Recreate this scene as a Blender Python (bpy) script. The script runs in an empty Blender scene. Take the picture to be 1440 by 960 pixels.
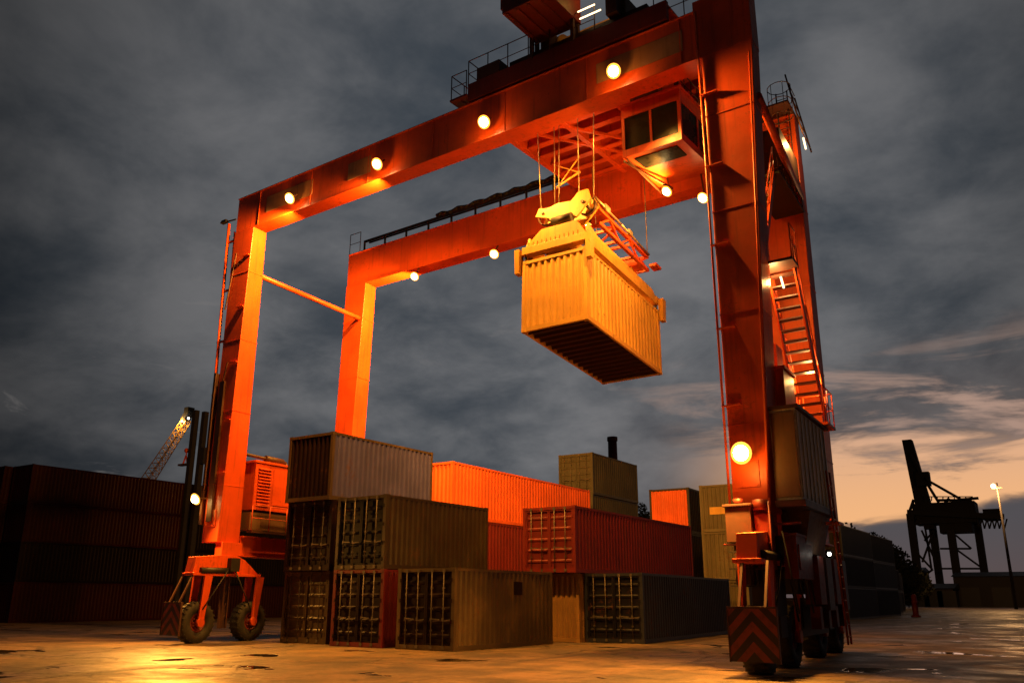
import bpy, math, random
from mathutils import Matrix, Vector, Euler
random.seed(11)
R = math.radians
scene = bpy.context.scene
col = scene.collection
# ------------------------------------------------------------------ camera
F, TH, AZ, HC, RO = 1209.68, R(16.616), R(33.057), 1.6234, R(.1586)
fw = Vector((-math.sin(AZ)*math.cos(TH), math.cos(AZ)*math.cos(TH), math.sin(TH)))
r0 = Vector((math.cos(AZ), math.sin(AZ), 0)); u0 = r0.cross(fw)
rt = r0*math.cos(RO)+u0*math.sin(RO); up = u0*math.cos(RO)-r0*math.sin(RO)
cam = bpy.data.cameras.new('camera'); camo = bpy.data.objects.new('camera', cam); col.objects.link(camo)
cam.sensor_width = 36; cam.lens = 36*F/1440; cam.clip_end = 5000; cam.clip_start = .1
m = Matrix((rt, up, -fw)).transposed().to_4x4(); m.translation = Vector((0, 0, HC)); camo.matrix_world = m
scene.camera = camo
# ------------------------------------------------------------------ look
scene.view_settings.view_transform = 'Standard'
try: scene.view_settings.look = 'None'
except Exception: pass
scene.view_settings.exposure = 0; scene.view_settings.gamma = 1; scene.view_settings.use_curve_mapping = False
scene.cycles.use_denoising = True
scene.cycles.max_bounces = 6; scene.cycles.diffuse_bounces = 3; scene.cycles.glossy_bounces = 3
scene.cycles.sample_clamp_indirect = 4; scene.cycles.volume_bounces = 0
LAMP = (1.0, .40, .055)
P_GIRDER, P_REAR, P_LEG, P_CAB, P_TROLLEY = 8000, 7000, 6000, 900, 820

def lamp_spot(parent, world_p, aim, power, cone=150, blend=.6, pw=None):
    L_ = bpy.data.lights.new('lamp_light', 'SPOT'); L_.energy = power; L_.color = LAMP; L_.shadow_soft_size = .12
    L_.spot_size = math.radians(cone); L_.spot_blend = blend
    lo = bpy.data.objects.new('lamp_light', L_); col.objects.link(lo); lo.parent = parent; lo.location = world_p-parent_world(parent)
    lo.rotation_euler = Vector(aim).to_track_quat('-Z', 'Y').to_euler(); return lo
class NT:
    """small helper for building node trees"""
    def __init__(s, nt): s.nt = nt
    def n(s, t, **k):
        o = s.nt.nodes.new(t)
        for a, b in k.items(): setattr(o, a, b)
        return o
    def put(s, sock, v):
        if isinstance(v, bpy.types.NodeSocket): s.nt.links.new(v, sock)
        elif isinstance(v, (tuple, list)) and len(v) == 3 and sock.type == 'RGBA': sock.default_value = (*v, 1)
        else: sock.default_value = v
    def m(s, op, a, b=0.0, c=None, clamp=False):
        o = s.n('ShaderNodeMath', operation=op, use_clamp=clamp); s.put(o.inputs[0], a); s.put(o.inputs[1], b)
        if c is not None: s.put(o.inputs[2], c)
        return o.outputs[0]
    def ss(s, x, a, b, lo=0.0, hi=1.0):
        o = s.n('ShaderNodeMapRange', interpolation_type='SMOOTHSTEP'); s.put(o.inputs[0], x)
        s.put(o.inputs[1], a); s.put(o.inputs[2], b); s.put(o.inputs[3], lo); s.put(o.inputs[4], hi); return o.outputs[0]
    def mix(s, f, a, b, mode='MIX'):
        o = s.n('ShaderNodeMix', data_type='RGBA', blend_type=mode, clamp_factor=True)
        s.put(o.inputs[0], f); s.put(o.inputs[6], a); s.put(o.inputs[7], b); return o.outputs[2]
    def noise(s, vec, scale, detail=4, rough=.55, dist=0.0):
        o = s.n('ShaderNodeTexNoise'); s.put(o.inputs['Vector'], vec); o.inputs['Scale'].default_value = scale
        o.inputs['Detail'].default_value = detail; o.inputs['Roughness'].default_value = rough
        o.inputs['Distortion'].default_value = dist; return o.outputs[0]
    def comb(s, x, y, z):
        o = s.n('ShaderNodeCombineXYZ'); s.put(o.inputs[0], x); s.put(o.inputs[1], y); s.put(o.inputs[2], z); return o.outputs[0]
    def sep(s, v):
        o = s.n('ShaderNodeSeparateXYZ'); s.put(o.inputs[0], v); return o.outputs
    def vmul(s, v, k):
        o = s.n('ShaderNodeVectorMath', operation='MULTIPLY'); s.put(o.inputs[0], v); o.inputs[1].default_value = k; return o.outputs[0]

# ------------------------------------------------------------------ dusk sky
SUN_AZ = -6.0     # heading of the sunset, degrees from +Y towards +X
w = bpy.data.worlds.new('World'); scene.world = w; w.use_nodes = True
w.node_tree.nodes.clear(); t = NT(w.node_tree)
d = t.n('ShaderNodeTexCoord').outputs['Generated']
x, y, z = t.sep(d)
elev = t.m('MULTIPLY', t.m('ARCSINE', z), 57.2958)
head = t.m('MULTIPLY', t.m('ARCTAN2', x, y), 57.2958)
zz = t.m('ADD', t.m('MAXIMUM', z, 0.0), .34)
pv = t.comb(t.m('DIVIDE', x, zz), t.m('DIVIDE', y, zz), 0.0)
n1 = t.noise(pv, 1.9, 6, .55, .3)
n2 = t.noise(pv, 5.2, 6, .6, .3)
sv = t.comb(t.m('MULTIPLY', head, .075), t.m('MULTIPLY', elev, .42), 3.0)
st = t.noise(sv, 1.0, 6, .62, .5)
st2 = t.noise(t.comb(t.m('MULTIPLY', head, .16), t.m('MULTIPLY', elev, .55), 9.0), 1.0, 5, .6, .7)
cl = t.m('ADD', t.m('MULTIPLY', n1, .65), t.m('MULTIPLY', n2, .35))
cl = t.ss(cl, .34, .68)
dark = (.029, .036, .045); light = (.126, .126, .131)
base = t.mix(cl, dark, light)
# sky colour brightest near the view centre, a lens vignette put into it
import_dir = (800-720)*rt-(330-480)*up+F*fw; import_dir.normalize()
dt = t.n('ShaderNodeVectorMath', operation='DOT_PRODUCT'); t.put(dt.inputs[0], d); dt.inputs[1].default_value = tuple(import_dir)
g = t.ss(dt.outputs['Value'], .76, 1.0, .28, 1.45)
base = t.mix(1.0, base, t.comb(g, g, g), 'MULTIPLY')
# pale wisps
wis = t.m('MULTIPLY', t.ss(st2, .62, .74), t.ss(elev, 26, 8))
base = t.mix(t.m('MULTIPLY', wis, .4), base, (.22, .2, .19))
# warm tint low on the sunset side
rel = t.m('ABSOLUTE', t.m('SUBTRACT', head, SUN_AZ))
azf = t.ss(rel, 26, 8)
low = t.m('MULTIPLY', t.ss(elev, 17, 7), azf)
base = t.mix(t.m('MULTIPLY', low, .42), base, (.16, .115, .10))
# the open strip of afterglow: a physical sky seen through the gap, tinted by dust
e1 = t.m('ADD', elev, t.m('MULTIPLY', t.m('SUBTRACT', st, .5), 15.0))
slope = t.m('MULTIPLY', t.m('SUBTRACT', head, -3.0), .17)
top = t.m('ADD', e1, t.m('MULTIPLY', t.m('SUBTRACT', -3.0, head), .0))
gap_hi = t.ss(top, 10.6, 7.6)
lowe = t.m('SUBTRACT', t.m('ADD', elev, t.m('MULTIPLY', t.m('SUBTRACT', st2, .5), 2.2)), slope)
gap_lo = t.ss(lowe, 5.0, 6.0)
gap = t.m('MULTIPLY', t.m('MULTIPLY', gap_hi, gap_lo), t.ss(rel, 18, 7))
sky = t.n('ShaderNodeTexSky', sky_type='NISHITA', sun_disc=False, sun_elevation=R(1.2), sun_rotation=R(SUN_AZ), dust_density=4.0, air_density=1.5)
skyc = t.mix(1.0, sky.outputs[0], (.035, .035, .035), 'MULTIPLY')
glow = t.mix(t.ss(elev, 4, 12), (.95, .50, .23), (.66, .40, .28))
glow = t.mix(.08, glow, skyc)
base = t.mix(gap, base, glow)
# streaks of light under the cloud deck just above the gap
sk = t.m('MULTIPLY', t.m('MULTIPLY', t.ss(st, .5, .68), t.m('MULTIPLY', t.ss(elev, 17, 11), t.ss(elev, 7, 9))), t.ss(rel, 24, 8))
base = t.mix(t.m('MULTIPLY', sk, .75), base, (.52, .33, .25))
# the low bank under the gap
bank = t.m('MULTIPLY', t.ss(lowe, 6.0, 5.0), t.ss(rel, 60, 20))
base = t.mix(t.m('MULTIPLY', bank, .92), base, t.mix(t.ss(elev, 0, 5), (.105, .075, .075), (.082, .076, .084)))
base = t.mix(t.ss(elev, 0, -3), base, (.02, .014, .01))
# unseen sky behind the camera is darkened to cut fill light
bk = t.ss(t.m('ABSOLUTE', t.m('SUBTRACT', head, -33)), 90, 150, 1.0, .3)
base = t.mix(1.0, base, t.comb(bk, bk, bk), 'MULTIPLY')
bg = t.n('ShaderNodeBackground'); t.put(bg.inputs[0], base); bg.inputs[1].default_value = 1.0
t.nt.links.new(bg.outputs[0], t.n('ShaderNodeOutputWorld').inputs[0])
w.cycles.sampling_method = 'MANUAL'; w.cycles.sample_map_resolution = 512
# the last of the sunset, almost nothing
sl = bpy.data.lights.new('sun', 'SUN'); sl.energy = .03; sl.angle = R(12); sl.color = (1, .55, .35)
so = bpy.data.objects.new('sun', sl); col.objects.link(so)
so.rotation_euler = Vector((math.sin(R(SUN_AZ)), math.cos(R(SUN_AZ)), math.tan(R(4)))).to_track_quat('Z', 'Y').to_euler()

# ------------------------------------------------------------------ materials
def new_mat(name):
    mt = bpy.data.materials.new(name); mt.use_nodes = True; mt.node_tree.nodes.clear()
    t = NT(mt.node_tree); b = t.n('ShaderNodeBsdfPrincipled'); o = t.n('ShaderNodeOutputMaterial')
    t.nt.links.new(b.outputs[0], o.inputs[0]); return mt, t, b
def bump(t, b, h, strength, dist=.02):
    o = t.n('ShaderNodeBump'); o.inputs['Strength'].default_value = strength; o.inputs['Distance'].default_value = dist
    t.put(o.inputs['Height'], h); t.put(b.inputs['Normal'], o.outputs[0])
def painted(name, c, rough=.5, dirt=.5, rust=.35, streak=.5, metal=0.0, spec=.4, dirtcol=(.03, .022, .016), fade=None):
    mt, t, b = new_mat(name)
    tc = t.n('ShaderNodeTexCoord').outputs['Object']
    rnd = t.n('ShaderNodeObjectInfo').outputs['Random']
    off = t.n('ShaderNodeVectorMath', operation='ADD'); t.put(off.inputs[0], tc); t.put(off.inputs[1], t.comb(t.m('MULTIPLY', rnd, 37.0), 0.0, t.m('MULTIPLY', rnd, 19.0)))
    v = off.outputs[0]
    big = t.noise(v, .55, 5, .6)
    fine = t.noise(v, 7, 5, .65)
    stv = t.vmul(v, (7, 7, .35)); stn = t.noise(stv, 1.0, 4, .6)
    cc = t.mix(t.ss(big, .3, .75), tuple(k*.78 for k in c), tuple(min(1, k*1.18) for k in c))
    if fade: cc = t.mix(t.m('MULTIPLY', t.ss(big, .5, .62), .6), cc, fade)
    cc = t.mix(t.m('MULTIPLY', t.ss(stn, .5, .78), streak), cc, dirtcol)
    cc = t.mix(t.m('MULTIPLY', t.ss(fine, .55, .8), dirt*.6), cc, dirtcol)
    rm = t.m('MULTIPLY', t.ss(t.m('ADD', t.m('MULTIPLY', fine, .5), t.m('MULTIPLY', big, .5)), .585, .63), rust)
    cc = t.mix(rm, cc, (.10, .035, .014))
    t.put(b.inputs['Base Color'], cc); b.inputs['Metallic'].default_value = metal
    t.put(b.inputs['Roughness'], t.m('ADD', t.m('MULTIPLY', t.m('SUBTRACT', fine, .5), .35), t.m('ADD', t.m('MULTIPLY', rm, .3), rough), clamp=True))
    b.inputs['Specular IOR Level'].default_value = spec
    bump(t, b, t.m('ADD', t.m('MULTIPLY', fine, .35), t.m('MULTIPLY', big, 1.0)), .25, .02)
    return mt
def plain(name, c, rough=.6, metal=0.0):
    mt, t, b = new_mat(name); tc = t.n('ShaderNodeTexCoord').outputs['Object']; n = t.noise(tc, 5, 4, .6)
    t.put(b.inputs['Base Color'], t.mix(t.ss(n, .3, .7), tuple(k*.7 for k in c), tuple(min(1, k*1.25) for k in c)))
    t.put(b.inputs['Roughness'], t.m('ADD', rough-.1, t.m('MULTIPLY', n, .2))); b.inputs['Metallic'].default_value = metal; return mt
def emis(name, c, s):
    mt = bpy.data.materials.new(name); mt.use_nodes = True; mt.node_tree.nodes.clear(); t = NT(mt.node_tree)
    e = t.n('ShaderNodeEmission'); e.inputs[0].default_value = (*c, 1); e.inputs[1].default_value = s
    t.nt.links.new(e.outputs[0], t.n('ShaderNodeOutputMaterial').inputs[0]); return mt
M = dict(
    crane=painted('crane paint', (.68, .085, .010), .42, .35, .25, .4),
    crane_panel=painted('patched panel paint', (.40, .19, .12), .5, .5, .2, .5),
    crane_dark=painted('dark machinery', (.07, .03, .02), .5, .6, .3, .4),
    crane_shade=painted('shaded crane paint', (.17, .022, .012), .5, .5, .3, .5), grey_house=painted('grey cladding', (.62, .56, .46), .45, .6, .25, .7),  # dark red is the crane paint with shade put into its colour
    brown=painted('brown boxes', (.16, .09, .05), .5, .5, .3, .5),
    yellow=painted('spreader yellow', (.70, .37, .06), .45, .45, .3, .5),
    steel=painted('galvanised steel', (.14, .12, .10), .6, .5, .3, .4, metal=.6),
    rubber=plain('tyre rubber', (.022, .02, .018), .75),
    cable=plain('cable and hose', (.02, .018, .016), .6),
    rope=plain('wire rope', (.45, .35, .22), .4, .5),
    black=plain('black steel silhouette', (.016, .013, .012), .6),
    far=plain('distant dark steel', (.012, .007, .007), .7),
    halo_ring=emis('hot reflector', (1, .36, .04), 3.0), lamp=emis('sodium lamp', (1, .62, .22), 60), lamp_far=emis('distant sodium lamp', (1, .72, .38), 14),  # first emitter is a painted orange halo round the lens
    tube=emis('tube light', (1, .7, .35), 4), white=emis('white lamp', (1, .92, .78), 9),
)
def chev():
    mt, t, b = new_mat('chevron stripes'); x, y, z = t.sep(t.n('ShaderNodeTexCoord').outputs['Generated'])
    a = t.m('ABSOLUTE', t.m('SUBTRACT', x, .5)); s = t.m('FRACT', t.m('ADD', t.m('MULTIPLY', z, 2.6), t.m('MULTIPLY', a, 2.6)))
    n = t.noise(t.n('ShaderNodeTexCoord').outputs['Object'], 6, 4, .6)
    c = t.mix(t.ss(s, .48, .52), (.02, .015, .014), (.20, .035, .018))
    t.put(b.inputs['Base Color'], t.mix(t.m('MULTIPLY', t.ss(n, .45, .7), .5), c, (.04, .02, .015))); b.inputs['Roughness'].default_value = .45; return mt
M['chevron'] = chev()
def glass():
    mt, t, b = new_mat('cab glass'); b.inputs['Base Color'].default_value = (.02, .022, .022, 1); b.inputs['Roughness'].default_value = .08
    b.inputs['Specular IOR Level'].default_value = .08
    n = t.noise(t.n('ShaderNodeTexCoord').outputs['Object'], 3, 4, .6); t.put(b.inputs['Roughness'], t.ss(n, .3, .8, .22, .5)); return mt
M['glass'] = glass()
def ground_mat():
    mt, t, b = new_mat('wet worn yard concrete'); v = t.n('ShaderNodeTexCoord').outputs['Object']
    x, y, z = t.sep(v)
    big = t.noise(v, .10, 6, .6, .4); mid = t.noise(v, .55, 6, .62, .3); fine = t.noise(v, 6, 6, .7); grit = t.noise(v, 38, 3, .7)
    c = t.mix(t.ss(mid, .3, .72), (.055, .038, .024), (.25, .155, .075))
    c = t.mix(t.m('MULTIPLY', t.ss(big, .42, .62), .5), c, (.065, .055, .045))
    c = t.mix(t.m('MULTIPLY', t.ss(fine, .48, .72), .55), c, (.045, .037, .03))
    # tyre scrub along the crane runway
    tv = t.vmul(v, (1.6, .07, 1)); tr = t.noise(tv, 1, 4, .6)
    c = t.mix(t.m('MULTIPLY', t.ss(tr, .55, .72), .6), c, (.03, .026, .022))
    # expansion joints
    br = t.n('ShaderNodeTexBrick', offset=.0); t.put(br.inputs['Vector'], v); br.inputs['Scale'].default_value = 1
    br.inputs['Brick Width'].default_value = 6; br.inputs['Row Height'].default_value = 6; br.inputs['Mortar Size'].default_value = .03; br.inputs['Mortar Smooth'].default_value = .6
    jn = br.outputs['Fac']
    c = t.mix(t.m('MULTIPLY', jn, .7), c, (.02, .017, .014))
    vo = t.n('ShaderNodeTexVoronoi', feature='DISTANCE_TO_EDGE'); vo.inputs['Scale'].default_value = .42
    wv_ = t.n('ShaderNodeVectorMath', operation='ADD'); t.put(wv_.inputs[0], v); t.put(wv_.inputs[1], t.comb(t.m('MULTIPLY', fine, 1.1), t.m('MULTIPLY', mid, 2.0), 0.0)); t.put(vo.inputs['Vector'], wv_.outputs[0])
    ck = t.m('MULTIPLY', t.ss(vo.outputs['Distance'], .022, .006), t.ss(big, .45, .55))
    c = t.mix(t.m('MULTIPLY', ck, .8), c, (.015, .012, .01))
    oil = t.noise(t.vmul(v, (.9, .8, 1)), 1, 4, .6, .8)
    c = t.mix(t.m('MULTIPLY', t.ss(oil, .60, .68), .7), c, (.022, .018, .014))
    # water film and puddles
    wet = t.ss(t.m('ADD', t.m('MULTIPLY', mid, .6), t.m('MULTIPLY', big, .5)), .50, .66)
    pn = t.noise(t.vmul(v, (.30, .42, 1)), 1, 5, .5, .6)
    pud = t.ss(pn, .622, .64)
    c = t.mix(t.m('MULTIPLY', pud, .85), c, (.012, .011, .010))
    t.put(b.inputs['Base Color'], c)
    r = t.m('ADD', t.m('MULTIPLY', wet, -.26), .62)
    r = t.m('ADD', r, t.m('MULTIPLY', t.m('SUBTRACT', fine, .5), .35), clamp=True)
    r = t.mix(pud, t.comb(r, r, r), (.07, .07, .07))
    t.put(b.inputs['Roughness'], t.sep(r)[0]); b.inputs['Specular IOR Level'].default_value = .45
    h = t.m('ADD', t.m('ADD', t.m('MULTIPLY', mid, 1.6), t.m('MULTIPLY', fine, .5)), t.m('MULTIPLY', grit, .12))
    h = t.m('SUBTRACT', h, t.m('MULTIPLY', t.m('ADD', jn, ck), .4))
    h = t.m('MULTIPLY', h, t.m('SUBTRACT', 1.0, t.m('MULTIPLY', pud, .98)))
    bump(t, b, h, 1.0, .07); return mt
M['ground'] = ground_mat()

# ------------------------------------------------------------------ mesh builder
class MB:
    def __init__(s, tf=None): s.v = []; s.f = []; s.tf = tf; s.sm = []
    def add(s, vs, fs, smooth=False):
        o = len(s.v); s.v += [s.tf(*p) if s.tf else Vector(p) for p in vs]; s.f += [tuple(o+i for i in f) for f in fs]; s.sm += [smooth]*len(fs); return s
    def hexa(s, b, t_):
        return s.add(list(b)+list(t_), [(3, 2, 1, 0), (4, 5, 6, 7), (0, 1, 5, 4), (1, 2, 6, 5), (2, 3, 7, 6), (3, 0, 4, 7)])
    def box(s, x0, x1, y0, y1, z0, z1):
        x0, x1 = min(x0, x1), max(x0, x1); y0, y1 = min(y0, y1), max(y0, y1); z0, z1 = min(z0, z1), max(z0, z1)
        q = [(x0, y0), (x1, y0), (x1, y1), (x0, y1)]
        return s.hexa([(a, b, z0) for a, b in q], [(a, b, z1) for a, b in q])
    def prism(s, prof, a, b, axis='x'):
        """profile of 2-D points extruded along an axis from a to b"""
        P = {'x': lambda p, k: (k, p[0], p[1]), 'y': lambda p, k: (p[0], k, p[1]), 'z': lambda p, k: (p[0], p[1], k)}[axis]
        n = len(prof)
        return s.add([P(p, a) for p in prof]+[P(p, b) for p in prof], [tuple(range(n))[::-1], tuple(range(n, 2*n))]+[(i, (i+1) % n, n+(i+1) % n, n+i) for i in range(n)])
    def tube(s, p, q, r, n=8, r2=None, smooth=True):
        p, q = Vector(p), Vector(q); r2 = r if r2 is None else r2
        a = (q-p).normalized(); e = a.orthogonal().normalized(); g = a.cross(e)
        c = [math.tau*i/n for i in range(n)]
        vs = [tuple(p+r*(math.cos(k)*e+math.sin(k)*g)) for k in c]+[tuple(q+r2*(math.cos(k)*e+math.sin(k)*g)) for k in c]
        s.add(vs, [(i, (i+1) % n, n+(i+1) % n, n+i) for i in range(n)], smooth)
        o = len(s.v)-2*n; s.f += [tuple(o+i for i in range(n))[::-1], tuple(o+n+i for i in range(n))]; s.sm += [False, False]; return s
    def bar(s, p, q, w_, h=None):
        """square bar between two points"""
        h = w_ if h is None else h
        p, q = Vector(p), Vector(q); a = (q-p).normalized(); ref = Vector((0, 0, 1)) if abs(a.z) < .95 else Vector((0, 1, 0))
        e = a.cross(ref).normalized()*w_/2; g = e.cross(a).normalized()*h/2
        k = [-e-g, e-g, e+g, -e+g]
        return s.hexa([tuple(p+i) for i in k], [tuple(q+i) for i in k])
    def lathe(s, prof, c, axis='x', n=28):
        """(radius, along) profile turned round an axis through c"""
        vs = []; m_ = len(prof)
        for i in range(n):
            a = math.tau*i/n; co, si = math.cos(a), math.sin(a)
            for r_, h in prof:
                vs.append((c[0]+h, c[1]+r_*co, c[2]+r_*si) if axis == 'x' else (c[0]+r_*co, c[1]+r_*si, c[2]+h) if axis == 'z' else (c[0]+r_*co, c[1]+h, c[2]+r_*si))
        fs = [(i*m_+j, ((i+1) % n)*m_+j, ((i+1) % n)*m_+(j+1) % m_, i*m_+(j+1) % m_) for i in range(n) for j in range(m_)]
        return s.add(vs, fs, True)
    def ball(s, c, r, n=10):
        return s.lathe([(max(r*math.sin(math.pi*j/8), .0005), -r*math.cos(math.pi*j/8)) for j in range(9)]+[(.0004, 0)], c, 'z', n)
    def build(s, name, mat, parent=None, bevel=0.0, origin=None):
        me = bpy.data.meshes.new(name)
        o_ = Vector(origin) if origin is not None else (parent_world(parent) if (parent is not None and s.tf) else Vector())
        if origin is not None and parent is not None and s.tf: pw = parent_world(parent)
        me.from_pydata([tuple(Vector(v)-o_) for v in s.v], [], s.f); me.polygons.foreach_set('use_smooth', s.sm)
        me.materials.append(mat); me.update()
        ob = bpy.data.objects.new(name, me); col.objects.link(ob)
        if parent is not None: ob.parent = parent
        if bevel:
            b = ob.modifiers.new('bevel', 'BEVEL'); b.width = bevel; b.segments = 2; b.limit_method = 'ANGLE'
        return ob
def parent_world(o):
    v = Vector()
    while o is not None: v = v+Vector(o.location); o = o.parent
    return v
def tag(o, label=None, cat=None, group=None, kind=None):
    for k, v in (('label', label), ('category', cat), ('group', group), ('kind', kind)):
        if v: o[k] = v
    return o
def root(name, loc, rot=(0, 0, 0), label=None, cat=None, group=None):
    o = bpy.data.objects.new(name, None); col.objects.link(o); o.location = loc; o.rotation_euler = rot; o.empty_display_size = .3
    return tag(o, label, cat, group)
def copy_tree(o, parent=None):
    c = o.copy(); col.objects.link(c); c.parent = parent
    for ch in list(o.children): copy_tree(ch, c)
    return c

YW = R(-3.044); cY, sY = math.cos(YW), math.sin(YW)
def K(x, y, z):           # crane frame -> world (unskewed)
    return Vector((cY*x-sY*y, sY*x+cY*y, z))
def CR(x, y, z):          # the portal stands slightly racked
    return K(x-.1*(y-21), y, z)

# ------------------------------------------------------------------ ground
g = MB(); g.add([(-1500, -300, 0), (1500, -300, 0), (1500, 3000, 0), (-1500, 3000, 0)], [(0, 1, 2, 3)])
go = g.build('ground', M['ground']); tag(go, 'wet worn concrete yard with puddles under orange light', 'ground', None, 'structure')

# ------------------------------------------------------------------ containers
W, H = 2.438, 2.591
def corr(prof_len, pitch, depth):
    """trapezoid corrugation profile (u, offset) along a length"""
    n = max(1, round(prof_len/pitch)); p = prof_len/n; out = []
    for i in range(n):
        for a, b in ((0, 0), (.26, 0), (.5, 1), (.76, 1)): out.append(((i+a)*p, b*depth))
    out.append((prof_len, 0)); return out
def container(name, loc, L, yaw, side, end, label, near='wall', group=None, doorcol=None, frame=None, rot=None, patch=None, cat='container', lod=0):
    rt_ = root(name, loc, rot or (0, 0, yaw), label, cat, group)
    frame = frame or side
    f = MB(); e = .13
    # posts, rails: origin is the near right bottom corner; x to -W, y to L
    for cx in (-W, -e):
        for cy in (0, L-e): f.box(cx, cx+e, cy, cy+e, 0, H)
    for cx in (-W, -.09):
        f.box(cx+.004, cx+.086, e, L-e, .01, .16); f.box(cx+.004, cx+.08, e, L-e, H-.10, H-.012)
    for cy in (0, L-.1):
        f.box(-W+e, -e, cy+.004, cy+.096, .01, .16); f.box(-W+e, -e, cy+.004, cy+.096, H-.12, H-.012)
    if near == 'wall' or lod < 2: f.build('frame', frame, rt_)
    # castings
    if lod < 2:
        for cx in (-W-.004, -.174):
            for cy in (-.004, L-.17):
                for cz in (-.0, H-.115):
                    c = MB(); c.box(cx, cx+.178, cy, cy+.175, cz, cz+.118)
                    c.box(cx+.05, cx+.128, cy-.003, cy+.02, cz+.03, cz+.085)
                    c.build('corner_casting', frame, rt_)
    # side walls
    p = corr(L-2*e, .278, .036)
    for sx in (0, 1):
        s_ = MB(); x0 = -.012 if sx == 0 else -W+.012; sg = -1 if sx == 0 else 1
        vs = []
        for u, o in p: vs += [(x0+sg*o, e+u, .155), (x0+sg*o, e+u, H-.095)]
        fs = [(2*i, 2*i+2, 2*i+3, 2*i+1) if sx == 0 else (2*i, 2*i+1, 2*i+3, 2*i+2) for i in range(len(p)-1)]
        s_.add(vs, fs); so_ = s_.build('side_wall', side, rt_)
        if patch and sx == 0:
            for (y0, y1, z0, z1, mt_) in patch:
                q = MB(); q.box(-.011, -.004, y0, y1, z0, z1); q.build('marking_panel', mt_, so_)
    # ends
    pe = corr(W-2*e, .24, .045)
    ends = [('far', L-.02, -1)] + ([('near', .02, 1)] if near == 'wall' else [])
    for nm, y0, sg in ends:
        s_ = MB(); vs = []
        for u, o in pe: vs += [(-W+e+u, y0+sg*o, .155), (-W+e+u, y0+sg*o, H-.115)]
        s_.add(vs, [(2*i, 2*i+2, 2*i+3, 2*i+1) if sg == 1 else (2*i, 2*i+1, 2*i+3, 2*i+2) for i in range(len(pe)-1)]); s_.build('end_wall', end, rt_)
    # roof, floor with cross members
    r_ = MB(); vs = []; pr = corr(L-.2, .21, .02)
    for u, o in pr: vs += [(-W+.08, .1+u, H-.03-o), (-.08, .1+u, H-.03-o)]
    r_.add(vs, [(2*i, 2*i+1, 2*i+3, 2*i+2) for i in range(len(pr)-1)]); r_.build('roof', side, rt_)
    fl = MB(); fl.box(-W+.09, -.09, .1, L-.1, .13, .16)
    for i in range(int(L/.4)): fl.box(-W+.09, -.09, .3+i*.4, .345+i*.4, .02, .129)
    fl.build('floor', M['crane_dark'], rt_)
    if near == 'door':
        dm = doorcol or end
        for k in (0, 1):
            x0 = -W+e+.005 if k == 0 else -W/2+.006; x1 = x0+(W/2-e-.011)
            dr = MB(); dr.box(x0, x1, .075, .095, .16, H-.125)
            # pressed panels between frame members
            dr.box(x0, x0+.06, .022, .075, .16, H-.125); dr.box(x1-.06, x1, .022, .075, .16, H-.125)
            dr.box(x0+.06, x1-.06, .022, .075, .16, .22); dr.box(x0+.06, x1-.06, .022, .075, H-.185, H-.125)
            for i in range(5):
                zc = .45+.42*i; dr.hexa([(x0+.065, .048, zc-.03), (x1-.065, .048, zc-.03), (x1-.065, .076, zc-.075), (x0+.065, .076, zc-.075)],
                                        [(x0+.065, .048, zc+.03), (x1-.065, .048, zc+.03), (x1-.065, .076, zc+.075), (x0+.065, .076, zc+.075)])
            do = dr.build('door', dm, rt_)
            for j in (.24, .70):
                bx = x0+(x1-x0)*j
                lb = MB(); lb.tube((bx, .0, .05), (bx, .0, H-.05), .017, 8)
                for zc in (.10, H-.09): lb.box(bx-.05, bx+.05, -.02, .03, zc-.05, zc+.05)
                for zc in (.62, 1.3, 1.95): lb.box(bx-.04, bx+.04, -.012, .03, zc-.025, zc+.025)
                lb.build('locking_bar', M['steel'], do)
                hd = MB(); hd.bar((bx, -.03, .98-.06*(j > .5)), (bx+(.36 if j < .5 else .30), -.03, .96), .03, .035); hd.box(bx-.03, bx+.03, -.035, .0, .92, 1.02)
                hd.build('handle', M['steel'], do)
            for zc in (.35, .9, 1.55, 2.2):
                hx = x0-.035 if k == 0 else x1-.02
                hg = MB(); hg.box(hx, hx+.055, -.012, .03, zc-.06, zc+.06); hg.build('hinge', dm, do)
    return rt_
def cmat(name, c, **k):
    k.setdefault('dirtcol', tuple(.35*v+.25*max(c)*q for v, q in zip(c, (.8, .6, .45))))
    return painted(name, c, k.pop('rough', .5), k.pop('dirt', .6), k.pop('rust', .5), k.pop('streak', .55), **k)
C = dict(
    olive=cmat('olive brown container paint', (.075, .048, .020), fade=(.13, .085, .035)), olive_dark=cmat('dark olive container paint', (.042, .027, .013), fade=(.05, .04, .018)),
    dark=cmat('near black container paint', (.016, .007, .008), spec=.12), maroon=cmat('maroon container paint', (.13, .010, .012)),
    violet=cmat('purple grey container paint', (.072, .070, .21)), red=cmat('red container paint', (.17, .016, .011), fade=(.12, .012, .012)),
    orange=cmat('orange container paint', (.80, .13, .02), rust=.2, dirt=.3, streak=.25), tan=cmat('tan container paint', (.32, .18, .06)),
    slate=cmat('blue grey container paint', (.022, .026, .045), spec=.3), navy=cmat('navy container paint', (.010, .010, .017), spec=.12),
    greygreen=cmat('grey green container paint', (.075, .068, .048)), sage=cmat('sage grey container paint', (.13, .11, .065)),
    cream=cmat('cream container paint', (.74, .41, .075), rust=.45, dirt=.35, streak=.3), darkred=cmat('dark red container paint', (.05, .004, .005), spec=.2, streak=.3),
    wall_red=cmat('shaded dark red paint', (.022, .0022, .002), spec=.12, rust=.0), wall_black=cmat('shaded black paint', (.006, .0025, .003), spec=.1, rust=.0), darkbrown=cmat('dark brown container paint', (.02, .012, .009)),  # wall colours darkened to hold the wall in shade where lamps reach
)
G_BLOCK = 'containers stacked in the block under the crane'
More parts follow.
